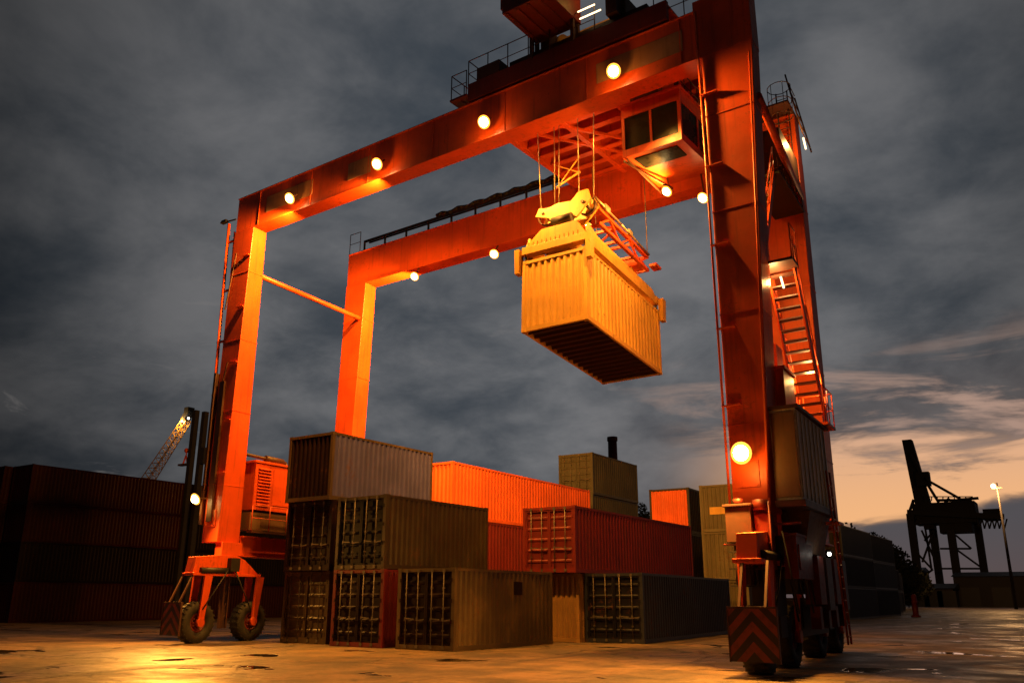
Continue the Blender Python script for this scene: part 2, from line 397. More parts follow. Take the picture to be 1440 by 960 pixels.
def ct(x, y, lev, L, yaw, side, end, label, near='wall', **k):
    return container('shipping_container', (x, y, lev*H+.004*lev), L, R(yaw), C[side], C[end], label, near, k.pop('group', G_BLOCK), **k)
ct(-17.36, 23.31, 0, 6.06, -1.0, 'olive', 'olive', 'brownish olive container on the ground, nearest to the camera, dark doors with locking bars', 'door', doorcol=C['dark'], patch=[(3.45, 4.0, 1.75, 2.2, C['dark'])])
ct(-20.52, 23.45, 0, 6.06, -1.2, 'maroon', 'maroon', 'maroon container on the ground with crimson side, under the dark olive one', 'door', doorcol=C['dark'])
ct(-20.62, 23.52, 1, 6.06, -2.1, 'olive_dark', 'dark', 'dark olive container on the second tier with navy doors and bright locking bars', 'door', doorcol=C['navy'])
ct(-23.85, 24.2, 0, 6.06, -1.0, 'olive', 'olive', 'olive brown container with ribbed doors at the left foot of the block', 'door')
ct(-23.62, 23.9, 1, 6.06, -1.2, 'dark', 'dark', 'near black container with doors below the purple grey one', 'door')
ct(-23.65, 23.74, 2, 6.06, -1.1, 'violet', 'dark', 'purple grey container on the third tier at the left corner of the block', frame=C['olive'])
ct(-16.79, 30.4, 1, 12.19, -.2, 'red', 'red', 'long dark red container with red doors on the second tier', 'door')
ct(-16.95, 30.9, 0, 12.19, -.2, 'tan', 'tan', 'tan container with corrugated end, mostly hidden behind the olive one')
ct(-14.45, 31.4, 0, 12.19, 4.0, 'slate', 'navy', 'long blue grey container on the ground beside the right crane leg', 'door')
for lev, sd, lb in ((0, 'orange', 'orange container at the bottom of the long orange stack'), (1, 'red', 'dull orange red container under the bright orange one'), (2, 'orange', 'long bright orange container on the third tier behind the dark ones')):
    ct(-24.22, 32.17, lev, 13.6, 0, sd, sd, lb)
for lev, nd in ((0, 'wall'), (1, 'wall'), (2, 'wall'), (3, 'door')):
    ct(-25.05+.05*lev, 47.48, lev, 6.5, 0, 'greygreen', 'greygreen', ['grey green container at the bottom of the tallest stack', 'grey green container second from the bottom of the tallest stack', 'grey green container just below the topmost one', 'grey green container with doors, topmost of the tallest stack'][lev], nd)
for lev in (0, 1, 2):
    ct(-18.66, 47.33, lev, 6.06, 1.5, 'darkbrown', 'orange', ['orange ended container at the bottom behind the long red one', 'orange ended container in the middle behind the long red one', 'orange container with dark side, top of the stack between grey and green'][lev])
    q = ct(-15.45, 47.0, lev, 6.06, 1.0, 'sage', 'sage', ['sage grey container at the bottom beside the crane leg', 'sage grey container in the middle of the stack beside the crane leg', 'sage grey container with a pale band, top beside the crane leg'][lev])
    if lev == 2:
        b_ = MB(); b_.box(-W+.55, -.16, .004, .012, .95, 1.35); b_.build('marking_panel', C['cream'], q)
# the dark wall of containers at the left edge
posn = ['nearest', 'second', 'third', 'farthest']
tier = ['ground', 'second', 'third', 'top']
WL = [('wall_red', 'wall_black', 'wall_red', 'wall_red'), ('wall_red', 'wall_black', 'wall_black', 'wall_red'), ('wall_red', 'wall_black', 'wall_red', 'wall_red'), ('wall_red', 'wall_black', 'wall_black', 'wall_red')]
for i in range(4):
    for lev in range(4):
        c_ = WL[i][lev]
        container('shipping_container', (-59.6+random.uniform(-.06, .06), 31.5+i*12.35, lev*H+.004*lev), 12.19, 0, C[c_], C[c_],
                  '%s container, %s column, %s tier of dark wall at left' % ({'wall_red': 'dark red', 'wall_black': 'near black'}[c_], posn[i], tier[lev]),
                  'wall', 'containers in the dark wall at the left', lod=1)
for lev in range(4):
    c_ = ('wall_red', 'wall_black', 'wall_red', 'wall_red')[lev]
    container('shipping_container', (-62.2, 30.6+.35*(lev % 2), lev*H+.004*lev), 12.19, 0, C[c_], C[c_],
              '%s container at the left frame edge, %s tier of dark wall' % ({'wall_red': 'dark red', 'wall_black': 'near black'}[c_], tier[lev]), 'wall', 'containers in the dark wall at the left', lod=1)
# rows far to the right, behind the crane foot
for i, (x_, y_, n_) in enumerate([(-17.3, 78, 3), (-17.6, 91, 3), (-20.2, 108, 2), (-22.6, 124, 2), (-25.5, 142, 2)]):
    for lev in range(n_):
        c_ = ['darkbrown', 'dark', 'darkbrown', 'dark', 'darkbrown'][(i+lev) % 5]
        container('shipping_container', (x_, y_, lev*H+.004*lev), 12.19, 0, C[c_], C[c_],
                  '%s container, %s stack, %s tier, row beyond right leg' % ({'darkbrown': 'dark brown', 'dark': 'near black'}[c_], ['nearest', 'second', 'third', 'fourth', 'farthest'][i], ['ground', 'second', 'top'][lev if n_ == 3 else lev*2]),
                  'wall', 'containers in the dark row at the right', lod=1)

# ------------------------------------------------------------------ gantry crane
base = CR(-18.7, 25, 0)
cr = root('gantry_crane', base, (0, 0, 0), 'tall orange rubber tyred gantry crane straddling the container block', 'gantry crane')
def B(): return MB(CR)
Y0, Y1, Y2, Y3 = 20.99, 21.74, 28.44, 29.25
ZB, ZT = 16.93, 18.6
def floodlight(parent, p, face, power, r=.15, name='floodlight', mount=None, aim=None, cone=150, lp=None, spill=0):
    """housing with a bright lens; face is the direction it looks (crane frame)"""
    f_ = Vector(face).normalized(); p = Vector(p)
    h = MB(CR); h.tube(p-f_*.22, p-f_*.02, r*.45, 12, r*.95); 
    if mount: h.bar(p-f_*.15, mount, .05)
    ho = h.build(name, M['crane_dark'], parent)
    l = MB(CR); l.tube(p-f_*.02, p+f_*.02, r, 14); l.ball(p+f_*.02, r*.8, 12); l.build('lens', M['lamp'], ho)
    g_ = MB(CR); g_.tube(p-f_*.03, p-f_*.01, r*1.4, 20); g_.build('halo_ring', M['halo_ring'], ho)  # glowing ring added behind the lens as its halo
    if power:
        lamp_spot(ho, CR(*(lp or tuple(p+f_*(r+.22)))), K(*(aim or face)), power, cone)
        if spill: lamp_spot(ho, CR(*(p+Vector((.0, -.34, -.42)))), K(0, 1, .5), spill, 160, 1.0)  # extra spot added below the lens to wash a halo onto the steel
    return ho
# legs
def leg(q0, q1, z0, z1, name='leg'):
    b = B(); b.hexa([(x_, y_, z0) for x_, y_ in q0], [(x_, y_, z1) for x_, y_ in q1]); return b
def quad(x0, x1, y0, y1): return [(x0, y0), (x1, y0), (x1, y1), (x0, y1)]
legs = {}
legs['FL'] = leg(quad(-30.5, -29.5, Y0, 22.1), quad(-30.4, -29.1, Y0, Y1), 3.7, ZB)
legs['RL'] = leg(quad(-30.6, -29.5, 28.2, Y3), quad(-30.5, -29.1, Y2, Y3), 3.7, ZB-.05)
legs['FR'] = leg(quad(-8.4, -7.45, Y0, 22.1), quad(-8.42, -6.88, Y0, Y1), 3.7, ZB)
legs['RR'] = leg(quad(-8.9, -7.35, 28.2, Y3), quad(-8.9, -7.3, Y2, Y3), 3.7, ZB-.05)
LG = {}
for k, b in legs.items(): LG[k] = b.build('leg', M['crane'], cr, bevel=.02)
# flange lips and stiffener brackets on the legs
for k, xi, sg in (('FL', -29.1, 1), ('FR', -8.42, -1)):
    for zc in (15.6, 13.3, 10.9, 8.5, 6.4):
        b = B(); tt = (ZB-zc)/13.2
        xx = (-30.43-.08*tt) if k == 'FL' else (-8.42+.02*tt)
        if k == 'FR': b.box(xx-.10, xx+.42, Y0-.12, Y0-.003, zc, zc+.03); b.prism([(Y0-.12, zc), (Y0-.003, zc), (Y0-.003, zc-.16)], xx+.02, xx+.05)
        else:
            xe = -29.1-.4*tt; b.box(xe-.4, xe+.03, Y0-.14, Y0-.003, zc, zc+.03)
        b.build('bracket', M['crane'], LG[k])
for k in ('FL', 'FR', 'RL', 'RR'):
    q0, q1, yq = {'FL': ((-30.5, -29.5), (-30.4, -29.1), Y0), 'FR': ((-8.4, -7.45), (-8.42, -6.88), Y0), 'RL': ((-30.6, -29.5), (-30.5, -29.1), 28.25), 'RR': ((-8.9, -7.35), (-8.9, -7.3), 28.25)}[k]
    for zc in (5.9, 8.9, 11.9, 14.9):
        u = (zc-3.7)/(ZB-3.7); a0 = q0[0]+(q1[0]-q0[0])*u; a1 = q0[1]+(q1[1]-q0[1])*u
        dpt = (22.1+(Y1-22.1)*u) if yq == Y0 else Y3
        b = B(); b.box(a0-.008, a1+.012, yq-.012 if yq == Y0 else yq-.06+.25*u, dpt+.012, zc, zc+.035); b.build('weld_seam', M['crane'], LG[k])
    if k[0] == 'F':
        xm = (q0[0]+q0[1])/2
        b = B(); b.box(xm-.26, xm+.26, Y0-.03, Y0-.003, 4.3, 4.95)
        for dx in (-.21, 0, .21):
            for zz_ in (4.36, 4.89): b.tube((xm+dx, Y0-.05, zz_), (xm+dx, Y0-.02, zz_), .022, 6)
        b.build('access_plate', M['crane'], LG[k])
b = B(); b.tube((-8.47, Y0-.06, 3.9), (-8.50, Y0-.06, ZT-.1), .035); b.build('cable_pipe', M['crane'], LG['FR'])
b = B(); b.tube((-6.98, Y0-.05, 16.5), (-7.47, Y0-.05, 4.0), .03); b.build('cable_pipe', M['crane'], LG['FR'])
# cable tray and pipe on the outer edge of the front left leg
b = B(); b.tube((-30.95, Y0+.05, 17.55), (-30.62, Y0+.05, 4.6), .07); b.tube((-30.75, Y0+.25, 17.2), (-30.5, Y0+.25, 8.0), .04)
for i in range(6): b.box(-30.98+.03*i, -30.4, Y0+.02, Y0+.10, 16.6-2.3*i, 16.68-2.3*i)
b.build('cable_pipe', M['crane'], LG['FL'])
b = B(); b.box(-30.62, -30.5, Y0-.16, Y0+.35, 4.4, 10.6); b.box(-30.25, -29.95, Y0-.10, Y0-.003, 4.5, 10.2); b.build('cable_tray', M['crane_dark'], LG['FL'])
b = B(); b.bar((-31.3, Y0, 17.7), (-30.4, Y0, 17.62), .05); b.hexa([(-31.45, Y0-.1, 17.66), (-31.05, Y0-.1, 17.66), (-31.05, Y0+.1, 17.66), (-31.45, Y0+.1, 17.66)], [(-31.4, Y0-.06, 17.8), (-31.1, Y0-.06, 17.8), (-31.1, Y0+.06, 17.8), (-31.4, Y0+.06, 17.8)])
b.build('camera_arm', M['black'], LG['FL'])
for q in (((-30.05, Y0-.06, 15.9), (-30.45, Y0-.06, 13.4)), ((-29.9, Y0-.06, 11), (-30.45, Y0-.06, 8.7))):
    b = B(); b.bar(*q, .05); b.build('brace', M['crane_dark'], LG['FL'])
# girders
b = B(); b.box(-30.4, -6.88, Y0+.06, Y1-.06, ZB+.04, ZT-.04); b.box(-30.4, -6.88, Y0, Y1, ZB, ZB+.04); b.box(-30.4, -6.88, Y0, Y1, ZT-.04, ZT)
b.box(-8.6, -6.87, Y0-.003, Y1+.003, ZB-.02, ZT+.3)
gf = b.build('girder', M['crane'], cr, bevel=.008)
b = B(); b.box(-30.5, -7.3, Y2+.05, Y3-.05, ZB-.1, ZT-.02); b.box(-30.5, -7.3, Y2, Y3, ZB-.14, ZB-.1); b.box(-30.5, -7.3, Y2, Y3, ZT-.02, ZT+.02)
gr = b.build('girder', M['crane'], cr, bevel=.008)
for gi, yc in ((gf, 21.36), (gr, 28.85)):
    b = B(); b.box(-30.0, -7.4, yc-.04, yc+.04, ZT+.02, ZT+.1); b.build('trolley_rail', M['steel'], gi)
for x0, x1 in ((-28.4, -25.5), (-23.4, -22.15), (-12.0, -9.0)):
    b = B(); b.box(x0, x1, Y0+.038, Y0+.058, 17.42, 18.14); b.build('panel', M['crane_panel'], gf)
for i in range(7):                                # web stiffener seams
    xs = -28.9+3.3*i; b = B(); b.box(xs, xs+.03, Y0+.035, Y0+.06, ZB+.045, ZT-.045); b.build('stiffener', M['crane'], gf)
def railing(parent, pts, h=1.05, step=1.3, mat='crane_dark', r=.02, mid=True, tf=CR, name='railing'):
    b = MB(tf)
    for (a, c) in zip(pts[:-1], pts[1:]):
        a, c = Vector(a), Vector(c); n = max(1, round((c-a).length/step)); U = Vector((0, 0, h))
        b.tube(a+U, c+U, r, 6)
        if mid: b.tube(a+U*.5, c+U*.5, r*.8, 6)
        for i in range(n+1):
            p = a+(c-a)*i/n; b.tube(p, p+U, r, 6)
    return b.build(name, M[mat], parent)
railing(gr, [(-30.45, Y2+.05, ZT+.02), (-29.7, Y2+.05, ZT+.02)], 1.1, .75)
railing(gf, [(-9.9, Y0+.1, ZT), (-5.9, Y0+.1, ZT+.0)], 1.1, 1.0)
# walkway handrail, festoon beam and bundled cable on the rear girder
b = B(); b.box(-29.5, -17.3, Y2+.10, Y2+.2, ZT+.50, ZT+.60); b.box(-29.5, -17.3, Y2+.5, Y2+.58, ZT+.62, ZT+.68)
for i in range(9): b.box(-29.5+1.45*i, -29.42+1.45*i, Y2+.1, Y2+.18, ZT+.02, ZT+.5)
b.build('festoon_beam', M['black'], gr)
b = B()
pr = None
for i in range(22):
    xx = -24.6+i*.33; zz_ = ZT+.68+.10*math.sin(i*1.9)*.6
    if pr: b.tube(pr, (xx, Y2+.15, zz_), .11, 7)
    pr = (xx, Y2+.15, zz_)
b.build('cable_bundle', M['cable'], gr)
# tie braces
b = B(); b.tube((-29.3, Y1, 14.95), (-29.4, Y2+.2, 14.95), .11, 12); b.build('tie_brace', M['crane'], cr)
b = B(); b.tube((-6.95, 21.4, 15.3), (-7.35, Y2+.1, 15.3), .12, 12); b.build('tie_brace', M['crane'], cr)
# sill beams, generator cabin, engine house
def wheel(parent, x, y, r=.74):
    b = B(); b.lathe([(r-.03, -.26), (r, -.2), (r, .2), (r-.03, .26), (r-.2, .28), (.36, .24), (.36, -.24), (r-.2, -.28)], (x, y, r), 'x', 30)
    for i in range(24):                       # tread lugs
        a = math.tau*i/24; c_, s_ = math.cos(a), math.sin(a)
        for sx in (-1, 1):
            b.bar((x+sx*.02, y+(r-.005)*c_, r+(r-.005)*s_), (x+sx*.27, y+(r-.02)*math.cos(a+.09), r+(r-.02)*math.sin(a+.09)), .06, .05)
    t_ = b.build('wheel', M['rubber'], parent)
    b = B(); b.lathe([(.355, -.2), (.355, .2), (.3, .2), (.26, .05), (.1, .05), (.1, .16), (.01, .16), (.01, -.16), (.1, -.16), (.1, -.05), (.26, -.05), (.3, -.2)], (x, y, r), 'x', 24)
    for i in range(10): a = math.tau*i/10; b.tube((x-.22, y+.2*math.cos(a), r+.2*math.sin(a)), (x+.22, y+.2*math.cos(a), r+.2*math.sin(a)), .02, 6)
    b.build('rim', M['crane_shade'], t_)
    return t_
def bogie(x, ya, yb, board, bside):
    yc = (ya+yb)/2
    b = B()
    b.box(x-.35, x+.35, ya-.55, yb+.2, 2.42, 2.52)                       # deck plate
    b.prism([(ya-.5, 2.53), (yb+.15, 2.53), (yb-.6, 3.05), (yc+.3, 3.2), (yc-.5, 3.2), (ya-.4, 3.1)], x-.25, x+.25)
    b.box(x-.22, x+.22, yc-.5, yc+.5, 3.2, 3.7)
    o = b.build('bogie', M['crane'], cr, bevel=.01)
    for y_ in (ya, yb):
        for sx in (-1, 1):
            b = B(); b.hexa([(x+sx*.34-.04, y_-.12, .66), (x+sx*.34+.04, y_-.12, .66), (x+sx*.34+.04, y_+.12, .66), (x+sx*.34-.04, y_+.12, .66)],
                            [(x+sx*.34-.05, y_+.0, 2.42), (x+sx*.34+.05, y_+.0, 2.42), (x+sx*.34+.05, y_+.36, 2.42), (x+sx*.34-.05, y_+.36, 2.42)])
            b.tube((x+sx*.34-.07, y_, .74), (x+sx*.34+.07, y_, .74), .16, 14); b.build('fork', M['crane'], o)
        wheel(o, x, y_)
    b = B(); b.box(x-.1, x+.1, yc-.14, yc-.06, .5, 2.4); b.box(x-.1, x+.1, yc+.10, yc+.16, .5, 2.4)
    for i in range(4): b.bar((x, yc-.1, .6+.45*i), (x, yc+.13, 1.0+.45*i), .04)
    b.build('mud_frame', M['crane_dark'], o)
    if x > -15:
        b = B(); b.box(x-.26, x+.26, yc-.62, yc+.62, 1.25, 2.41); b.box(x-.3, x+.3, yc-.3, yc+.35, .75, 1.24); b.build('hydraulic_pack', M['black'], o)
    # hydraulic motors and hoses
    b = B(); b.box(x-.42, x-.28, yc-.35, yc+.1, 2.54, 2.95); b.tube((x+.3, ya-.2, 2.6), (x+.3, yc, 2.62), .12, 12); b.box(x+.26, x+.5, yc-.2, yc+.25, 2.6, 3.1)
    b.tube((x+.45, yc-.3, 2.6), (x+.42, ya, 1.2), .025); b.tube((x+.45, yc+.1, 2.6), (x+.42, yb-.2, 1.1), .025)
    b.build('drive_motor', M['black'], o)
    if board:
        yy = ya-1.05 if board < 0 else yb+1.05
        bx = x+(.18 if x > -15 else 0); x_k = x; x = bx
        b = B(); b.box(x-.54, x+.54, yy-.02, yy+.02, .32, 1.42); bo = b.build('warning_board', M['chevron'], o)
        b = B(); b.box(x-.57, x+.57, yy-.05, yy+.05, 1.422, 1.47); b.box(x-.57, x-.545, yy-.04, yy+.04, .31, 1.42); b.box(x+.545, x+.57, yy-.04, yy+.04, .31, 1.42)
        b.bar((x-.3, yy-board*.02, 1.38), (x-.3, (ya-.5 if board < 0 else yb+.2), 2.45), .06); b.bar((x+.3, yy-board*.02, 1.38), (x+.3, (ya-.5 if board < 0 else yb+.2), 2.45), .06)
        b.build('board_frame', M['crane_dark'], bo); x = x_k
    return o
bogie(-29.5, 20.3, 22.9, -1, 0); bogie(-29.5, 27.0, 29.6, 0, 0); bogie(-7.75, 20.1, 22.6, -1, 0); bogie(-8.0, 27.0, 29.6, 0, 0)
for x_ in (-29.75, -7.8):
    b = B(); b.box(x_-.3, x_+.3, 22.12, 28.18, 3.25, 3.95); b.box(x_-.42, x_+.42, 22.12, 28.18, 3.2, 3.25); b.box(x_-.42, x_+.42, 22.12, 28.18, 3.95, 4.0); b.build('sill_beam', M['crane'], cr)
# generator cabin on the left sill
x0, x1 = -30.3, -29.15
b = B(); b.box(x0, x1, 22.35, 27.9, 5.05, 6.95); b.box(x0-.05, x1+.05, 22.28, 27.97, 6.953, 7.05)
gc = b.build('generator_cabin', M['crane'], cr, bevel=.01)
b = B()
for i in range(12): b.hexa([(x1+.002, 22.5, 5.3+.13*i), (x1+.07, 22.5, 5.26+.13*i), (x1+.07, 23.2, 5.26+.13*i), (x1+.002, 23.2, 5.3+.13*i)], [(x1+.002, 22.5, 5.33+.13*i), (x1+.07, 22.5, 5.29+.13*i), (x1+.07, 23.2, 5.29+.13*i), (x1+.002, 23.2, 5.33+.13*i)])
b.build('louvre', M['crane'], gc)
for i in range(4):
    b = B(); b.box(x1+.002, x1+.02, 23.35+i*1.1, 24.35+i*1.1, 5.3, 6.8); b.box(x1+.02, x1+.05, 24.1+i*1.1, 24.16+i*1.1, 5.9, 6.2); b.build('hatch', M['crane'], gc)
b = B(); b.tube((-29.6, 21.9, 7.3), (-29.6, 24.4, 7.22), .07); b.tube((-29.6, 24.4, 7.22), (-29.6, 24.4, 7.0), .07); b.tube((-29.6, 23.2, 7.25), (-29.6, 24.2, 7.22), .15, 12); b.build('exhaust_pipe', M['crane_dark'], gc)
b = B(); b.box(-30.2, -29.2, 22.3, 27.9, 4.25, 4.95); b.build('fuel_tank', M['brown'], gc)
railing(gc, [(-28.95, 22.2, 4.2), (-28.95, 27.9, 4.2)], 1.0, 1.0, 'crane')
b = B(); b.box(-29.2, -28.9, 22.2, 27.9, 4.12, 4.2); b.build('catwalk', M['crane_dark'], gc)
# engine house on the right sill
x0, x1 = -8.15, -6.68
b = B(); b.box(x0, x1, 22.2, 24.7, 3.95, 6.2); b.box(-7.34, x1, 21.15, 22.199, 3.95, 6.2)
eh = b.build('engine_house', M['grey_house'], cr, bevel=.012)
b = B()
for i in range(8): b.box(x1+.002, x1+.03, 21.2+i*.46, 21.26+i*.46, 4.0, 6.15)
b.build('cladding_rib', M['grey_house'], eh)
b = B(); b.box(x0-.06, x1+.08, 22.2, 24.8, 3.78, 3.94); b.build('edge_trim', M['crane_dark'], eh)
b = B(); b.box(x0-.06, x1+.1, 22.2, 24.8, 6.203, 6.28); b.build('edge_trim', M['crane_dark'], eh)
b = B(); b.box(-7.34, x1+.08, 21.05, 22.199, 3.78, 3.94); b.build('edge_trim', M['crane_dark'], eh)
b = B(); b.box(-7.34, x1+.1, 21.05, 22.199, 6.203, 6.28); b.build('edge_trim', M['crane_dark'], eh)
b = B(); b.box(-7.3, x1-.04, 21.12, 21.147, 4.02, 6.12); b.build('door', M['brown'], eh)
b = B(); b.hexa([(-8.1, 22.3, 2.75), (-7.0, 22.3, 2.75), (-7.0, 24.5, 2.75), (-8.1, 24.5, 2.75)], [(-8.1, 22.15, 3.77), (-6.75, 22.15, 3.77), (-6.75, 24.7, 3.77), (-8.1, 24.7, 3.77)]); b.build('under_box', M['brown'], eh)
# a second, brown cabinet close behind the leg
b = B(); b.box(-8.2, -7.1, 22.12, 23.3, 6.29, 7.5); b.box(-8.26, -7.04, 22.06, 23.36, 7.503, 7.58); b.box(-8.0, -7.3, 22.4, 23.1, 7.583, 8.3); b.build('switch_cabinet', M['crane'], cr)
# stairs up the right side
def stairs(xa, xb, p0, p1, n, mat='crane'):
    (y0, z0), (y1, z1) = p0, p1
    b = B()
    for x_ in (xa, xb): b.bar((x_, y0, z0), (x_, y1, z1), .05, .22)
    so_ = b.build('staircase', M[mat], cr)
    b = B()
    for i in range(n):
        k = (i+.5)/n; yy = y0+(y1-y0)*k; zz_ = z0+(z1-z0)*k; b.box(xa+.026, xb-.026, yy-.12, yy+.12, zz_-.02, zz_+.02)
    b.build('tread', M['crane_dark'], so_)
    b = B(); U = Vector((0, 0, .95))
    for x_ in (xa, xb):
        a, c = Vector((x_, y0, z0)), Vector((x_, y1, z1)); b.tube(a+U, c+U, .022); b.tube(a+U*.5, c+U*.5, .018)
        for i in range(6): p = a+(c-a)*i/5; b.tube(p, p+U, .02)
    b.build('handrail', M[mat], so_)
    return so_
stairs(-7.35, -6.62, (25.0, 6.3), (22.5, 10.4), 15)
b = B(); b.box(-7.7, -6.5, 21.75, 22.5, 10.36, 10.44); b.build('landing', M['crane_dark'], cr)
railing(cr, [(-6.52, 21.8, 10.44), (-6.52, 22.5, 10.44)], 1.0, .7, 'crane')
b = B(); b.box(-7.4, -6.45, 24.2, 25.3, 6.285, 6.36); b.build('landing', M['crane'], cr)
railing(cr, [(-6.48, 24.0, 6.36), (-6.48, 25.3, 6.36), (-7.3, 25.3, 6.36)], 1.0, .6, 'crane')
stairs(-7.95, -7.45, (22.3, 10.4), (24.9, 14.6), 14)
b = B(); b.box(-8.3, -7.25, 24.9, 28.3, 14.58, 14.66); b.build('landing', M['black'], cr)
railing(cr, [(-7.3, 24.9, 14.66), (-7.3, 28.3, 14.66)], 1.05, .9, 'crane_dark')
b = B(); b.box(-8.3, -7.3, 25.6, 28.2, 15.2, 16.6); b.build('electric_cabinet', M['brown'], cr)
# caged ladder at the top of the rear right leg
b = B()
for sx in (-.2, .2): b.tube((-7.6+sx, Y2-.35, 14.7), (-7.6+sx, Y2-.35, 19.4), .025)
for i in range(15): b.tube((-7.8, Y2-.35, 14.9+.3*i), (-7.4, Y2-.35, 14.9+.3*i), .015)
la = b.build('ladder', M['crane_dark'], cr)
b = B()
N_ = 12
for zc in (18.15, 18.75, 19.35):
    pp = [(-7.6+.42*math.cos(math.tau*i/N_), Y2-.75+.42*math.sin(math.tau*i/N_), zc) for i in range(N_+1)]
    for a, c in zip(pp[:-1], pp[1:]): b.tube(a, c, .016, 6)
for i in range(0, N_, 2):
    a = math.tau*i/N_; b.tube((-7.6+.42*math.cos(a), Y2-.75+.42*math.sin(a), 18.1), (-7.6+.42*math.cos(a), Y2-.75+.42*math.sin(a), 19.35), .014, 6)
b.build('ladder_cage', M['crane_dark'], la)
b = B(); b.box(-8.95, -7.28, Y2-.9, Y3+.1, ZT+.03, ZT+.1); b.build('landing', M['crane_dark'], cr)
b = B(); b.tube((-7.35, Y2-.6, 19.9), (-6.95, Y2-.6, 17.4), .03); b.tube((-7.35, Y3, 19.7), (-6.95, Y3, 17.3), .03)
for i in range(6): b.tube((-7.35+.08*i, Y2-.6, 19.8-.48*i), (-7.35+.08*i, Y3, 19.8-.48*i), .018)
b.build('side_railing', M['crane_dark'], cr)
# ladder and hose frame beside the right foot
b = B()
for y_ in (24.1, 24.55): b.tube((-6.5, y_, .5), (-6.62, y_, 5.0), .03)
for i in range(14): b.tube((-6.5-.008*i, 24.1, .7+.3*i), (-6.5-.008*i, 24.55, .7+.3*i), .016)
b.box(-6.75, -6.4, 24.0, 24.7, 3.55, 3.62); b.build('ladder', M['crane'], cr)
# boxes on the front of the right leg
b = B(); b.box(-8.5, -7.85, Y0-.45, Y0-.02, 2.95, 3.8); b.box(-8.55, -7.8, Y0-.5, Y0-.02, 3.803, 3.86); b.box(-8.35, -7.9, Y0-.4, Y0-.05, 1.95, 2.93); jb = b.build('junction_box', M['crane_dark'], cr, bevel=.01)
b = B(); b.tube((-8.2, Y0-.25, 3.86), (-8.2, Y0-.25, 4.0), .13, 12); b.tube((-7.65, Y0-.2, 3.7), (-7.65, Y0-.2, 3.95), .2, 12); b.box(-7.8, -7.4, Y0-.3, Y0-.02, 2.3, 3.6); b.build('beacon', M['crane_shade'], jb)
b = B()
for i in range(5): b.tube((-8.3+.17*i, Y0-.42, 1.9), (-8.2+.1*i, Y0-.5+.05*i, 3.0), .02)
for zc in (1.9, 2.3, 2.7): b.box(-8.45, -7.5, Y0-.55, Y0-.48, zc, zc+.04)
b.build('hose', M['cable'], jb)
for i in range(4):
    b = B(); yy = 23.0+i*1.05; b.box(-7.25, -6.85, yy, yy+.7, 1.5-.15*(i % 2), 2.7); b.box(-7.2, -6.95, yy+.2, yy+.5, .9, 1.45); b.build('hydraulic_tank', M['crane_dark'] if i % 2 else M['crane_shade'], cr)
for (a0, a1, b0, b1, c0, c1, mt_, nm) in ((-8.15, -7.3, 22.5, 23.9, 1.75, 3.2, 'black', 'drive_cabinet'), (-8.1, -7.35, 24.0, 26.6, 2.0, 3.2, 'crane_shade', 'drive_cabinet'), (-7.28, -6.95, 21.2, 22.9, 2.1, 3.1, 'crane_shade', 'valve_box'),
        (-8.0, -7.5, 23.4, 26.8, .7, 1.6, 'black', 'cable_drum_guard')):
    b = B(); b.box(a0, a1, b0, b1, c0, c1); b.box(a0-.03, a1+.03, b0-.03, b1+.03, c1+.003, c1+.06); b.box(a1+.003, a1+.03, b0+.15, b0+.5, c0+.2, c1-.2); b.build(nm, M[mt_], cr)
b = B()
for k in range(7): b.tube((-7.2+.06*(k % 3), 20.9+.5*k, 3.2), (-7.0+.04*(k % 2), 21.1+.46*k, 1.3+.2*(k % 3)), .022)
b.build('hose', M['cable'], cr)
b = B(); b.box(-8.6, -6.75, 21.0, 21.06, 3.35, 3.4); b.tube((-8.6, 20.6, 2.9), (-7.4, 20.6, 2.9), .025); b.tube((-7.4, 20.6, 3.9), (-7.4, 20.6, 1.8), .025); b.build('guard_rail', M['crane_shade'], cr)
# lamps on the crane
for x_, ly, cn, pw, am in ((-26.42, 20.72, 150, .8, (-.6, .25, -.75)), (-21.43, 20.9, 165, .85, (-.5, .15, -.75)), (-16.31, 20.85, 174, .62, (0, -.05, -1)), (-11.2, 20.42, 150, .62, (.35, -.2, -.9))):
    floodlight(cr, (x_, 20.62, 17.33), (.05, -.75, -.65), P_GIRDER*pw, .17, mount=(x_, Y0+.05, 17.7), aim=am, cone=cn, lp=(x_, ly, 16.78), spill=48)
for x_, am in ((-25.6, (-.8, .35, -.5)), (-20.85, (-.2, .8, -.7)), (-16.0, (0, .8, -.7))): floodlight(cr, (x_, 28.2, 16.25), (.1, -.7, -.7), P_REAR, .16, mount=(x_, Y2+.1, 16.8), aim=am, cone=160, lp=(x_, 28.3, 15.95), spill=25)
floodlight(cr, (-7.98, 20.55, 5.1), (-.1, -1, -.15), P_LEG, .2, mount=(-7.95, Y0+.03, 5.25), aim=(-.35, -.75, -.6), cone=168, spill=60)
floodlight(cr, (-30.7, 20.6, 5.38), (.1, -.9, -.5), P_LEG, .17, mount=(-30.2, Y0+.02, 5.4), aim=(.5, -.75, -.5), cone=160, spill=60)
